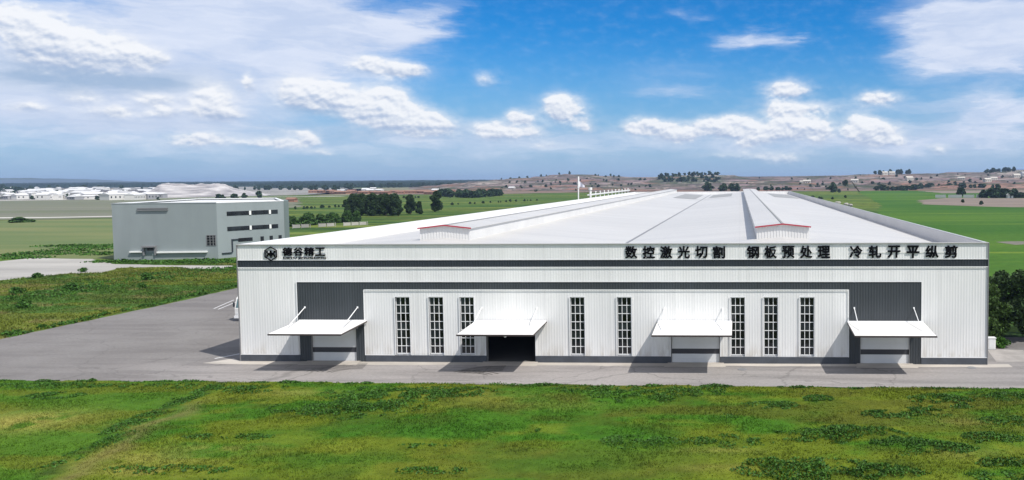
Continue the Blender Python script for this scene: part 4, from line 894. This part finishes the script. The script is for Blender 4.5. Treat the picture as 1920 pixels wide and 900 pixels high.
# shrubs of the grass strip at left
for i, (px, py, s, lb) in enumerate([(130,546,1.3,'dark green shrub in the left grass strip, largest of the near ones'),(32,552,1.1,'dark shrub near the left picture edge in the grass strip'),(280,525,1.25,'round shrub in the grass strip nearest the grey building'),
        (72,521,.95,'olive shrub at the near edge of the pale earth lot'),(155,510,.85,'small dry shrub standing on the pale earth lot'),(40,578,1.1,'flat dark shrub in the left grass strip, nearest the concrete yard'),(265,541,.8,'small brown shrub below the round one in the grass strip')]):
    x, y = at(px, py); o = copy_tree(SH); put(o, x, y, 0, s*1.25, s*1.0, i*1.1); o['label'] = lb
x, y = at(38, 417); o = copy_tree(BP); put(o, x, y, 0, 2.0, .62, .4); o['label'] = 'low wide olive bush at the border of the tan field, far left'
if 'group' in o: del o['group']

# far tree rows: one low-detail tree, copied
FP = tree_proto('far_tree', 'x', 'tree', 8.0, 4.2, .2, 420, 1.15, 80, MLEAFF, None, 8, False); FU = [False]
def row(n, pts, h, label, group, jit=4.0, hill=False, wide=1.0):
    for i in range(n):
        t = i/max(1, n-1)*(len(pts)-1); k = min(int(t), len(pts)-2); u = t-k
        x = pts[k][0]+(pts[k+1][0]-pts[k][0])*u+random.uniform(-jit, jit); y = pts[k][1]+(pts[k+1][1]-pts[k][1])*u+random.uniform(-jit, jit)*1.5
        z = float(hill_h(x, y)) if hill else 0.0
        s = h/8*random.uniform(.75, 1.25)
        plant(FP, FU, x, y, max(0, z)-.2, s*wide*random.uniform(.9, 1.3), s, label, group)
row(30, [at(835,368), at(880,371), at(935,367)], 6.5, 'dark green tree in the hedge row left of the red hill', 'hedge row left of the red hill', 5, False, 1.3)
row(26, [at(640,353.5), at(760,351.5), at(880,350)], 10, 'green tree in the wooded strip above the red sheds', 'wooded strip above the red sheds', 10)
row(22, [at(430,356), at(640,357)], 8, 'dark tree in the row at the edge of the scrub field', 'tree row behind the scrub field', 14)
row(26, [at(2,360), at(60,357), at(310,355)], 9, 'dark tree in the row behind the far town', 'tree row behind the far town', 20)
row(6, [at(395,376), at(485,371)], 6.0, 'dark tree just behind the roof of the grey building', 'trees behind the grey building', 8)
row(40, [at(1642,357), at(1700,357), at(1740,352), at(1860,353)], 6.2, 'dark green tree in the hedge line beyond the bright crop field', 'hedge line beyond the crop field', 6, False, 1.3)
row(9, [at(1845,371), at(1888,371)], 6.5, 'dark tree in the thicket left of the small white hut', 'thicket beside the white hut', 4, False, 1.2)
row(4, [at(1900,371), at(1925,371)], 4.5, 'dark bush right of the small white hut', 'bushes right of the white hut', 4, False, 1.2)
row(9, [at(1425,357), at(1480,357)], 4.6, 'green tree in the row behind the far end of the factory roof', 'row behind the factory roof', 5, False, 1.3)
row(7, [at(1330,358), at(1375,359)], 9.5, 'dark tree at the foot of the green hill behind the roof', 'trees under the green hill', 6)
row(4, [at(1520,353), at(1548,353)], 5.5, 'dark tree in the copse left of the lone field tree', 'copse left of the lone tree', 4)
for px, py, h, lb in ((1561,361,11.5,'lone dark tree standing in the green field behind the right roof edge'),(1573,361,4.5,'small bush beside the lone field tree'),(1802,369,8,'pale green tree in front of the brown terraces, beside the hedge'),(1840,384,2.6,'tiny lone bush in the ploughed brown field'),(1805,380,2.4,'tiny bush at the near rim of the ploughed field'),
        (1870,360,8.5,'tall dark tree above the thicket near the white hut'),(5,357,14,'big dark tree at the left picture edge on the horizon'),(1590,357,3,'small dark bush at the foot of the red slope'),(1585,371,2.4,'low bush in the field beside the far roof corner')):
    x, y = at(px, py); o = copy_tree(FP); put(o, x, y, -.2, h/8*.9, h/8, px); o['label'] = lb
    if 'group' in o: del o['group']
MANY = []
def skyl(n, p0, p1, h, label, group, d0=1780, d1=1900, many=False):
    for i in range(n):
        px = p0+(p1-p0)*(i+random.uniform(.1,.9))/n; d = random.uniform(d0, d1); x = (px-1386)/1500*d; y = d-72.5
        s = h/8*random.uniform(.7, 1.25)
        if many: MANY.append((x, y, float(hill_h(x, y))-.5, s)); continue
        plant(FP, FU, x, y, float(hill_h(x, y))-.5, s*1.15, s, label, group)
skyl(9, 1635, 1705, 9, 'dark tree on the skyline of the red hill, left group', 'skyline trees left group')
skyl(10, 1835, 1890, 9, 'dark tree on the skyline of the hill, right group', 'skyline trees right group')
skyl(7, 930, 1050, 5, 'dark shrub dotted on the skyline of the red hill behind the flagpole', 'skyline shrubs on the red hill')
skyl(6, 1110, 1165, 5, 'dark shrub on the ridge right of the flagpole', 'ridge shrubs right of the flagpole')
skyl(40, 1480, 1960, 5, 'dark scrub tree on the red terraces, right', 'scrub on the red terraces', 1300, 1700, True)
skyl(30, 930, 1220, 4.5, 'dark scrub tree on the slopes of the red hill, left', 'scrub on the red hill', 1300, 1650, True)
skyl(44, 1235, 1350, 8, 'green tree of the wooded hill behind the factory roof', 'trees of the wooded hill', 1560, 1880, True)
for i in range(60):
    px, py = 4+306*random.random(), random.uniform(358, 375); x, y = at(px, py); MANY.append((x, y, 0, random.uniform(.35, .75)))
for i in range(60):
    px = random.choice((random.uniform(935, 1220), random.uniform(1400, 1960))); d = random.uniform(1080, 1750); x, y = (px-1386)/1500*d, d-72.5; MANY.append((x, y, float(hill_h(x, y))-.4, random.uniform(.2, .5)))
_v = []
for x, y, z, s_ in MANY:
    q = crown_points(130, 8, 4.2, .2, 6, rng); _v.append(rquads(q, 1.7, rng)*np.array([s_*1.2, s_*1.2, s_])+np.array([x, y, z]))
sc = np_mesh('scrub_trees', np.concatenate(_v), 4, MLEAFF); tag(sc, 'small dark scrub trees dotted over the far hills and between the far town houses', 'scrub trees', None, 'stuff')
row(13, [at(560,392), at(650,388)], 1.8, 'low hedge bush in the striped fields left of the dark clump', 'hedge bushes left of the dark clump', 2)
row(16, [at(850,384), at(1010,376)], 1.7, 'low hedge bush in the striped fields right of the lone dark trees', 'hedge bushes right of the dark trees', 3)
row(12, [at(700,372), at(900,370)], 2.4, 'small bush on the field boundary behind the dark clump', 'field boundary bushes', 4)
row(10, [at(1470,371), at(1560,374)], 2.2, 'small bush along the ditch beyond the right roof edge', 'ditch bushes beyond the roof', 4)
x, y = (1066-1386)/1500*1850, 1777; o = copy_tree(FP); put(o, x, y, float(hill_h(x, y))-.5, .7, 1.1); o['label'] = 'single tree on the highest point of the red hill'
if 'group' in o: del o['group']
# leaning tree on the right
lt = empty('leaning_tree', (138.9,860.4,0), 'leaning tree with a long bare dark trunk tilted left beyond the roof', 'tree')
m_ = MB(); m_.tube([(138.9,860.4,-.2),(133.5,860.4,7),(129.5,860.4,12.2),(126.5,860.4,13.0)], [.75,.62,.45,.25], 8); m_.build('trunk', MTRUNK, lt)
r_ = np.random.default_rng(3); p = crown_points(420, 7, 4.2, 0, 8, r_)+np.array([122.5,860.4,7.2])
np_mesh('crown', rquads(p, .9, r_), 4, MLEAFF).parent = lt
for c in lt.children:
    if c.name.startswith('crown'): c.matrix_parent_inverse = world_of(lt).inverted()

# ================================================================== POLES, RACK, TRUCK, HOUSES
x, y = -49.6, 172.0
fp = empty('flagpole', (x,y,0), 'tall white flagpole with a pale flag, rising above the left roof edge', 'flagpole')
m_ = MB(); m_.tube([(x,y,0),(x,y,9),(x+.05,y,14.2)], [.24,.22,.19], 12); m_.tube([(x+.05,y,14.2),(x+.1,y,14.5),(x+.12,y,17.8)], [.30,.30,.22], 12); m_.build('pole', MWHITE, fp)
m_ = MB(); nx = 8
for i in range(nx):
    a0, a1 = i/nx, (i+1)/nx; f = lambda a: .14*math.sin(a*7)
    zt = lambda a: 16.4-1.4*a; zb = lambda a: 14.7-.25*a
    m_.quad((x+.3+1.7*a0,y+f(a0),zb(a0)),(x+.3+1.7*a1,y+f(a1),zb(a1)),(x+.3+1.7*a1,y+f(a1),zt(a1)),(x+.3+1.7*a0,y+f(a0),zt(a0)))
m_.build('flag', mat('flag_cloth', (.62,.62,.70), .8), fp)
x, y = -49.2, 190.0
pr = empty('pipe_rack', (x,y,0), 'row of white posts carrying a pipe along the left wall, beyond the flagpole', 'pipe rack')
m_ = MB(); m_.tube([(x,y,0),(x,y,13.4)], [.36,.34], 12); m_.tube([(x,y,13.4),(x,y,14.2)], [.6,.6], 12); m_.build('stack', MWHITE, pr)
m_ = MB(); m_.bar((x-.6,y-1,11.75),(x,y+95,11.9), .5, .45); m_.build('pipe', MWHITE, pr)
for k in range(11):
    m_ = MB(); yy = y+4+8.6*k; xx = x-.55+.5*k/11; m_.tube([(xx,yy,0),(xx,yy,12.55)], [.18,.18], 8); m_.tube([(xx,yy,12.5),(xx,yy,12.8)], [.30,.26], 8); m_.build('post', MWHITE, pr)

# white box truck standing in the yard behind the left corner
tx0, tx1, ty0 = -61.25, -58.8, 20.8
tk = empty('box_truck', ((tx0+tx1)/2,ty0+5,0), 'white box truck in the yard, mostly hidden behind the left corner of the factory', 'truck')
MTK = mat('truck_paint', (.72,.71,.69), .4, .05, .6)
m_ = MB(); P = [(ty0,.55),(ty0-.02,1.55),(ty0+.35,2.75),(ty0+.6,2.95),(ty0+2.1,2.98),(ty0+2.1,.55)]
m_.add([(tx0+.08,a,b) for a,b in P]+[(tx1-.08,a,b) for a,b in P], [(5,4,3,2,1,0),(6,7,8,9,10,11)]+[(i,(i+1)%6,6+(i+1)%6,6+i) for i in range(6)]); cbm = m_.build('cab', MTK, tk)
m_ = MB(); m_.add([(tx0+.2,ty0-.005,1.68),(tx1-.2,ty0-.005,1.68),(tx1-.25,ty0+.325,2.72),(tx0+.25,ty0+.325,2.72)], [(0,1,2,3)]); m_.build('windscreen', mat('teal_glass', (.10,.17,.18), .1), cbm)
m_ = MB(); m_.box(tx0+.02, tx1-.02, ty0+2.3, ty0+10.6, .95, 4.0); m_.build('cargo_box', MWHITE, tk)
m_ = MB(); m_.box(tx0+.3, tx1-.3, ty0+.4, ty0+10.5, .6, .94); m_.build('chassis', MDARK, tk)
m_ = MB(); m_.box(tx0+.04, tx1-.04, ty0-.14, ty0-.03, .42, .72); m_.build('bumper', MTRIM, tk)
for xx in (tx0+.35, tx1-.35):
    m_ = MB(); m_.box(xx-.16, xx+.16, ty0-.05, ty0-.02, .85, 1.08); m_.build('headlight', MDOOR, tk)
m_ = MB(); m_.box(tx0-.22, tx0-.04, ty0+.12, ty0+.2, 1.75, 2.3); m_.bar((tx0-.13,ty0+.16,2.3),(tx0+.1,ty0+.3,2.5), .04); m_.build('mirror', MDARK, tk)
for yy in (ty0+1.2, ty0+8.4):
    for xx in (tx0+.22, tx1-.22):
        m_ = MB(); m_.tube([(xx-.15,yy,.5),(xx+.15,yy,.5)], [.48,.48], 18); wh = m_.build('wheel', MDARK, tk)
        m_ = MB(); m_.tube([(xx-.16,yy,.5),(xx+.16,yy,.5)], [.24,.24], 14); m_.build('rim', MDOOR, wh)

# far town on the left: one house of each kind, then copies
MH = [mat('house_white', (.62,.61,.58), .8), mat('house_cream', (.50,.47,.41), .8), mat('house_grey', (.30,.30,.31), .8), mat('house_brick', (.30,.155,.10), .85)]
MRF = [mat('roof_pale', (.60,.60,.60), .7), mat('roof_dark', (.09,.09,.10), .8), mat('roof_rust', (.24,.13,.09), .8)]
def house(name, label, group, w_, l_, h_, rh, wm, rm, cat='house'):
    m_ = MB(); m_.m = 0; m_.box(-w_/2, w_/2, -l_/2, l_/2, 0, h_)
    m_.m = 1; e = .4
    m_.add([(-w_/2-e,-l_/2-e,h_-.05),(w_/2+e,-l_/2-e,h_-.05),(w_/2+e,l_/2+e,h_-.05),(-w_/2-e,l_/2+e,h_-.05),(-w_/2-e,0,h_+rh),(w_/2+e,0,h_+rh)], [(0,1,5,4),(3,4,5,2),(0,4,3),(1,2,5),(0,3,2,1)])
    m_.m = 2
    for k in range(int(w_//4)): xx = -w_/2+2+4*k; m_.box(xx-.6, xx+.6, -l_/2-.06, -l_/2-.01, h_*.35, h_*.7)
    o = m_.build(name, [wm, rm, MDARK]); return tag(o, label, cat, group)
KINDS = [('town_house', 'white house with a pale roof among the far town houses, left', 'white houses of the far town', 11, 8, 5, 2, MH[0], MRF[0], 'house'),
         ('town_house', 'cream house with a dark roof among the far town houses, left', 'dark-roofed houses of the far town', 12, 9, 4.5, 2.4, MH[1], MRF[1], 'house'),
         ('storage_hall', 'long white hall with a low pale roof in the far town, left', 'long white halls of the far town', 30, 13, 6, 2, MH[0], MRF[0], 'hall'),
         ('town_house', 'grey house with a pale roof among the far town houses, left', 'grey houses of the far town', 13, 9, 5, 1.6, MH[2], MRF[0], 'house')]
for k, (nm, lb, gp, w_, l_, h_, rh, wm, rm, ct_) in enumerate(KINDS):
    h0 = house(nm, lb, gp, w_, l_, h_, rh, wm, rm, ct_); n = (60, 30, 22, 26)[k]
    for i in range(n):
        o = h0 if i == 0 else copy_tree(h0)
        u = (i+random.random())/n; px = 2+300*u; px = 2+300*((u*7.3+k*.31) % 1); py = random.uniform(355, 375)
        x, y = at(px, py); put(o, x, y, .1, random.uniform(.6, 1.05), random.uniform(.6, 1.1), random.uniform(-.5, .5)+random.choice((0, 0, 1.57)))
b0 = house('brick_shed', 'low rust-red shed in the row beyond the green fields, left of the red hill', 'rust-red sheds beyond the fields', 12, 7, 2.6, 1.5, MH[3], MRF[2], 'shed')
for i in range(22):
    o = b0 if i == 0 else copy_tree(b0); px = 585+270*((i+random.random())/22); x, y = at(px, random.uniform(361, 364.5)); put(o, x, y, .15, random.uniform(.8, 1.5), 1, random.uniform(-.3, .3))
b1 = house('white_shed', 'small white shed among the rust-red sheds beyond the fields', 'white sheds beyond the fields', 9, 7, 3.4, 1.2, MH[0], MRF[0], 'shed')
for i, px in enumerate((640, 686, 695, 712, 817, 960, 700)):
    o = b1 if i == 0 else copy_tree(b1); x, y = at(px, 362 if i < 5 else 357.5); put(o, x, y, .15, 1, random.uniform(1, 1.5), random.uniform(-.3, .3))
o = house('farm_shed', 'orange-brown farm shed at the right shoulder of the grey building', None, 7, 5, 2.4, 1.4, MH[3], MRF[2], 'shed'); x, y = at(547, 379); put(o, x, y, .0)
hut = empty('white_hut', (210.5,560.5,0), 'small white hut with a rounded top at the rim of the ploughed field', 'hut')
m_ = MB(); P = [(-2.0,0),(2.0,0),(2.0,2.6),(1.4,3.2),(.5,3.5),(-.5,3.5),(-1.4,3.2),(-2.0,2.6)]
m_.add([(210.5+a,560.5,b) for a,b in P]+[(210.5+a,565,b) for a,b in P], [tuple(range(8)), tuple(range(15,7,-1))]+[(i,8+i,8+(i+1)%8,(i+1)%8) for i in range(8)]); m_.build('shell', MWHITE, hut)
m_ = MB(); m_.box(210.0,211.0,560.44,560.49,.05,2.0); m_.build('door', MB2D, hut)
fw = empty('field_wall', (177,577,0), 'pale long wall behind the ploughed field, partly hidden by trees', 'wall')
MPW = mat('pale_wall', (.42,.44,.43), .9)
for t0, t1 in ((0,.22),(.27,.55),(.58,.8),(.84,1)):
    m_ = MB(); m_.bar((158+36*t0,582-9*t0,1.3),(158+36*t1,582-9*t1,1.3), .3, 2.4); m_.build('panel', MPW, fw)
o = house('hill_warehouse', 'long white warehouse on the hill at the right picture edge', None, 46, 18, 8, 1.5, MH[0], MRF[0], 'warehouse'); x, y = (1925-1386)/1500*1640, 1570; put(o, x, y, float(hill_h(x, y))-1)
o = house('blue_roof_hall', 'long hall with a blue roof on the hilltop at right', None, 60, 20, 5, 2, MH[1], mat('blue_roof', (.12,.20,.38), .6), 'hall'); x, y = (1905-1386)/1500*1820, 1760; put(o, x, y, float(hill_h(x, y))-1)
v0 = house('hill_house', 'small pale house on the red terraces, right', 'houses on the red terraces', 13, 8, 5, 2, MH[1], MH[1])
for i, (px, d) in enumerate(((1655,1790),(1668,1800),(1842,1460),(1853,1500),(1795,1560),(1895,1600),(1700,1500),(1600,1500),(1505,1500),(1512,1480))):
    o = v0 if i == 0 else copy_tree(v0); x, y = (px-1386)/1500*d, d-72.5; put(o, x, y, float(hill_h(x, y))-.5, 1, random.uniform(.8, 1.3), random.uniform(-.4, .4))
# pale boulders or bags beside the right roof edge
gs = None
for i, (px, py) in enumerate(((1571,382),(1587,385),(1594,387))):
    if gs is None:
        bm_ = MB(); n = 8; rr = random.Random(4)
        ring = lambda z, r: [(r*math.cos(6.283*k/n)*rr.uniform(.85,1.15), r*math.sin(6.283*k/n)*.7*rr.uniform(.85,1.15), z) for k in range(n)]
        vs = ring(0,.85)+ring(.5,1.0)+ring(.95,.6); m_ = MB(); m_.add(vs, [(i_*n+k, i_*n+(k+1)%n, (i_+1)*n+(k+1)%n, (i_+1)*n+k) for i_ in range(2) for k in range(n)]+[tuple(2*n+k for k in range(n))])
        gs = m_.build('covered_heap', MPALE); tag(gs, 'small pale covered heap in the field beside the right roof edge', 'heap', 'pale heaps beside the right roof edge'); o = gs
    else: o = copy_tree(gs)
    x, y = at(px, py); put(o, x, y, 0, 2.0, 1.6, i)

for i, (px, py, lb) in enumerate(((1392,693,'small dark round drain cover in the front road, left of the rightmost door'),(1822,690,'small dark round drain cover in the front road near the right corner'))):
    x, y = at(px, py); m_ = MB(); m_.tube([(x,y,.0),(x,y,.045)], [.42,.42], 20); dc = m_.build('drain_cover', MSEAM); tag(dc, lb, 'drain cover')
# ================================================================== GRASS
def cover_front(x, y):
    n1 = fbm(x*.09+3, y*.16, 5); n2 = fbm(x*.22+40, y*.35+9, 5); n3 = fbm(x*.9, y*1.2, 4)
    c = np.tile(np.array([.098,.128,.010]), (len(x), 1))
    c = mixc(c, (.044,.118,.008), sm(n1, .45, .58))
    c = mixc(c, (.052,.080,.008), sm(n2, .54, .66)*.7)
    c = mixc(c, (.125,.150,.014), sm(fbm(x*.16+77, y*.4+5, 4), .55, .67)*.6)
    c = mixc(c, (.085,.090,.012), sm(fbm(x*.07+27, y*.2+15, 4), .52, .64)*.7*sm(x, -28, -10))
    xl = np.interp(y, [-40,-29.2,-19.8,-8.7,-5], [-36.5,-39.9,-42.1,-42.6,-42.6])+(fbm(x*.3+5, y*.35, 4)-.5)*3
    s = x-xl
    left = 1-sm(s, -.6, .3)
    c = mixc(c, (.052,.125,.010), left*.85)
    c = mixc(c, (.10,.125,.012), left*sm(fbm(x*.12+8, y*.3+21, 4), .5, .62)*.8)
    c = mixc(c, (.16,.135,.05), np.exp(-((s-1.1)/.9)**2)*sm(-y, 11, 17)*(.45+.5*n3))
    c = mixc(c, (.024,.052,.008), np.exp(-((s+.7)/.55)**2)*.8*sm(n3, .35, .55))
    for cx, cy, rx, ry, a in ((-51,-19,4.2,2.4,.9),(-36.5,-26.2,4.2,1.3,.55),(-33,-24.2,3.5,.8,.45),(-34.5,-28.3,3,.8,.6),(-35.8,-11.0,3.0,1.2,.5),(-1.6,-23.5,2.4,.5,.5),(-1.0,-26.6,2.2,.5,.5),(16,-17.2,2.2,.9,.45),(14.4,-23.8,2.5,.9,.45),(-20,-11.5,8,1.2,.22),(-15,-14,6,1.4,.22)):
        q = ((x-cx)/rx)**2+((y-cy)/ry)**2
        c = mixc(c, (.27,.235,.06), np.exp(-q)*a*sm(n3+n2, .65, 1.0))
    for cx, cy, rx, ry, a in ((-22,-20,7,2.0,.8),(-24,-26,6,2,.7),(-7,-22,6,3,.7),(-10,-26,6,2,.6),(18,-24,4,5,.7),(-36,-21.5,5,1.2,.6),(-32,-27,5,1.5,.5)):
        q = ((x-cx)/rx)**2+((y-cy)/ry)**2
        c = mixc(c, (.034,.105,.008), np.exp(-q)*a*sm(n2, .38, .55))
    return c
_cf = cover_front
def cover_front(x, y): return _cf(x, y)*np.array([1.04, 1.08, 1.0])
def cover_left(x, y):
    n1 = fbm(x*.05+13, y*.10, 5); n2 = fbm(x*.16+4, y*.26+9, 5)
    c = np.tile(np.array([.095,.118,.016]), (len(x), 1))
    c = mixc(c, (.042,.090,.012), sm(n1, .47, .58))
    c = mixc(c, (.060,.078,.014), sm(n2, .55, .66)*.7)
    c = mixc(c, (.15,.13,.05), sm(fbm(x*.2+55, y*.5, 4), .62, .72)*.6)
    return c*1.2
def cover_sheet(name, x0, x1, y0, y1, st, cov, keep, z):
    nx = int((x1-x0)/st)+1; ny = int((y1-y0)/st)+1
    X, Y = np.meshgrid(np.linspace(x0, x1, nx), np.linspace(y0, y1, ny)); x = X.ravel(); y = Y.ravel()
    zz = np.where(keep(x, y), z, -.06)
    me = bpy.data.meshes.new(name); i = np.arange((nx-1)*(ny-1)); a = (i//(nx-1))*nx+i % (nx-1)
    fs = np.stack([a, a+1, a+nx+1, a+nx], 1)
    ok = keep(x[fs].mean(1), y[fs].mean(1)); fs = fs[ok]
    me.vertices.add(len(x)); me.vertices.foreach_set('co', np.stack([x, y, np.full(len(x), z)], 1).astype(np.float32).ravel())
    me.loops.add(fs.size); me.loops.foreach_set('vertex_index', fs.astype(np.int32).ravel()); me.polygons.add(len(fs)); me.polygons.foreach_set('loop_start', np.arange(0, fs.size, 4, dtype=np.int32))
    me.materials.append(MGRASS); me.update(calc_edges=True)
    at_ = me.color_attributes.new('cover', 'FLOAT_COLOR', 'POINT'); at_.data.foreach_set('color', np.c_[cov(x, y), np.ones(len(x))].astype(np.float32).ravel())
    o = bpy.data.objects.new(name, me); COL.objects.link(o); o['kind'] = 'structure'
def edge_front(x): return -7.95-.011*(x+20)*.6+(fbm(x*.35, x*0+3., 4)-.5)*.9
keepF = lambda x, y: y < edge_front(x)
def edge_left(y): return -80.4+(fbm(y*.25, y*0+8., 4)-.5)*1.6
def in_lot(x, y):
    k = np.zeros(len(x), bool); P = LOT
    for i in range(len(P)):
        (xa, ya), (xb, yb) = P[i], P[i-1]; c_ = ((ya > y) != (yb > y)) & (x < (xb-xa)*(y-ya)/(yb-ya+1e-9)+xa); k ^= c_
    return k
keepL = lambda x, y: (x < edge_left(y)) & (y > 8.5) & ~in_lot(x, y)
cover_sheet('lawn', -85, 42, -44, -7.0, .28, cover_front, keepF, .034)
cover_sheet('lawn', -165, -79, 8, 93, .6, cover_left, keepL, .034)
def blades(name, n, x0, x1, y0, y1, cov, keep, hmin, hmax, wd, per, lab, dens=None):
    x = rng.uniform(x0, x1, n); y = rng.uniform(y0, y1, n); k = keep(x, y)
    if dens is not None: k &= rng.random(n) < dens(x, y)
    x, y = x[k], y[k]; n = len(x); c = cov(x, y)*(rng.uniform(.72, 1.22, n))[:, None]
    hh = hmin+(hmax-hmin)*sm(fbm(x*.3+9, y*.4, 4), .3, .7)*rng.uniform(.4, 1.0, n)
    V = []; CC = []
    for b in range(per):
        a = rng.uniform(0, 6.283, n); h = hh*rng.uniform(.6, 1.1, n); ln = rng.uniform(.2, 1.0, n)*h; a2 = rng.uniform(0, 6.283, n); ox = rng.normal(0, .07, n); oy = rng.normal(0, .07, n)
        w_ = wd*rng.uniform(.6, 1.3, n)
        p0 = np.stack([x+ox-np.cos(a)*w_, y+oy-np.sin(a)*w_, np.full(n, .02)], 1); p1 = np.stack([x+ox+np.cos(a)*w_, y+oy+np.sin(a)*w_, np.full(n, .02)], 1)
        p2 = np.stack([x+ox+np.cos(a2)*ln, y+oy+np.sin(a2)*ln, .03+h], 1)
        V.append(np.stack([p0, p1, p2], 1).reshape(-1, 3)); CC.append(np.repeat(c, 3, 0))
    o = np_mesh(name, np.concatenate(V), 3, MBLADE, np.concatenate(CC)); tag(o, lab, 'grass', None, 'stuff')
blades('grass', 150000, -74, 34, -36, -7.2, cover_front, keepF, .04, .19, .026, 3, 'green and olive grass of the near meadow in front of the road')
blades('grass', 60000, -160, -79.4, 8, 92, cover_left, keepL, .10, .42, .06, 3, 'olive grass strip left of the concrete yard')

def weeds(name, patches, leaf, lab, m, flat=.2):
    C = []; Sz = []
    for x, y, rx, ry, h, n in patches:
        n = int(n*.8); h = h*.75
        a = rng.uniform(0, 6.283, n); q = rng.random(n)**.6; k = 1+.35*(fbm(a*1.2+x, a*0+y, 3)-.5)*2
        px = x+rx*q*np.cos(a)*k; py = y+ry*q*np.sin(a)*k
        nz = fbm(px*1.1, py*1.1, 4); keep = nz > .45; px, py, nz, q2 = px[keep], py[keep], nz[keep], q[keep]
        z = h*(1-q2**2*.8)*(nz-.25)*2.0*rng.random(len(px))**.4+.05
        C.append(np.stack([px, py, z], 1)); Sz.append(leaf*rng.uniform(.6, 1.3, len(px)))
    o = np_mesh(name, rquads(np.concatenate(C), np.concatenate(Sz), rng, flat), 4, m); tag(o, lab, 'weeds', None, 'stuff')
PF = [(-29.2,-15.6,3.6,2.6,.55,5200),(-26.5,-13,3.8,3.2,.5,5200),(-24,-10.6,5.5,1.8,.4,4200),(-33.4,-15.2,1.8,1.5,.5,1500),(-30.5,-11,3.0,2.0,.4,2200),(-39.5,-10.2,2.6,1.4,.35,1500),(-54.5,-12.4,2.2,1.1,.4,1500),(-57.5,-9.4,6,1.0,.3,2400),(-48,-9.5,7,1.0,.25,2000),
      (-8,-11.6,3.6,2.2,.4,3200),(-4,-10,3.0,1.6,.35,2000),(-11,-9.6,4,1.2,.3,1800),(6.0,-11.9,1.2,1.0,.45,900),(15.2,-12.2,2.6,1.9,.55,3400),(20,-10.6,2.5,1.3,.4,1700),(10.2,-15.6,1.6,1.2,.4,1100),(12.8,-15.2,2.2,1.5,.35,1600),(2.4,-13.6,2.4,1.0,.3,1300),(6.6,-20.4,4.4,2.0,.65,5200),(10.2,-21.6,2.2,1.1,.4,1500),(4.0,-26.8,4.4,2.2,.7,5400),(8.2,-27.0,2.4,1.4,.45,1700),(12.6,-22.6,2.2,1.2,.4,1500),(16.4,-20.6,2.0,1.0,.4,1200),(16.2,-25.6,2.4,1.2,.4,1500),(18.5,-17,2.0,1.2,.35,1100),
      (-.8,-21.8,2.8,1.3,.35,1400),(-6.5,-22,3.0,1.4,.3,1400),(-20,-23.4,1.8,.5,.25,500),(-18,-27.6,2.2,.6,.25,600),(-34,-22.0,3.4,.6,.3,1000),(-34,-28.0,4.0,.7,.35,1300),(14.6,-28,2.4,1.2,.4,1500),(20.5,-22,2.0,1.4,.4,1300),(-43.2,-12,.9,3.6,.3,1300),(-42.8,-18,.8,4.0,.3,1300),(-41.3,-25,.9,4.0,.3,1400)]
for i in range(12): PF.append((rng.uniform(-70, 26), rng.uniform(-31, -8.6), rng.uniform(.4, 1.3), rng.uniform(.3, .8), rng.uniform(.2, .4), int(rng.uniform(80, 260))))
for i in range(70): 
    xx = rng.uniform(-75, 30); PF.append((xx, float(edge_front(np.array([xx]))[0])-.25, rng.uniform(.4, 1.6), .3, rng.uniform(.15, .35), int(rng.uniform(60, 220))))
weeds('weeds', PF, .085, 'broad-leaved dark green weeds in patches on the near meadow', MWEED)
PL = []
for i in range(44):
    y_ = 9+rng.uniform(0, 1)*60; PL.append((float(edge_left(np.array([y_]))[0])-rng.uniform(.2, 1.2), y_, rng.uniform(.5, 1.1), rng.uniform(.8, 2.4), rng.uniform(.4, .9), int(rng.uniform(90, 260))))
for px, py, rx, ry in ((300,515,9,5),(240,528,8,5),(200,535,7,4),(350,512,10,4),(400,510,8,5),(120,548,5,3),(90,555,4,3),(30,560,5,3),(170,540,6,3),(420,505,8,4),(320,522,6,4)):
    x, y = at(px, py); PL.append((x, y, rx, ry, .6, 800))
weeds('weeds', PL, .17, 'dark green weeds along the yard edge and across the left grass strip', MWEED)
PM = []
for px, py, rx, ry in ((60,478,8,4),(110,474,8,5),(150,468,9,6),(190,462,8,6),(130,462,8,4),(200,476,6,5),(30,484,8,3),(230,492,7,2),(330,493,10,2.5),(420,492,10,3),(380,490,8,2)):
    x, y = at(px, py); PM.append((x, y, rx*1.15, ry, .9, 900))
weeds('weeds', PM, .30, 'rank green growth beside the grey building and the pale earth lot', MWEED)

# ================================================================== HAZE
hb = MB(); hb.box(-9000, 7000, -330, 7600, -2, 48)
hm = bpy.data.materials.new('haze'); hm.use_nodes = True; nt = hm.node_tree; nt.nodes.clear()
pv = N('ShaderNodeVolumePrincipled'); pv.inputs['Color'].default_value = (.50, .68, 1.0, 1); pv.inputs['Density'].default_value = HAZE_D; pv.inputs['Anisotropy'].default_value = .2
ho = N('ShaderNodeOutputMaterial'); nt.links.new(pv.outputs[0], ho.inputs['Volume'])
h_ = hb.build('haze', hm); tag(h_, 'thin blue air over the whole scene', 'haze', None, 'stuff')
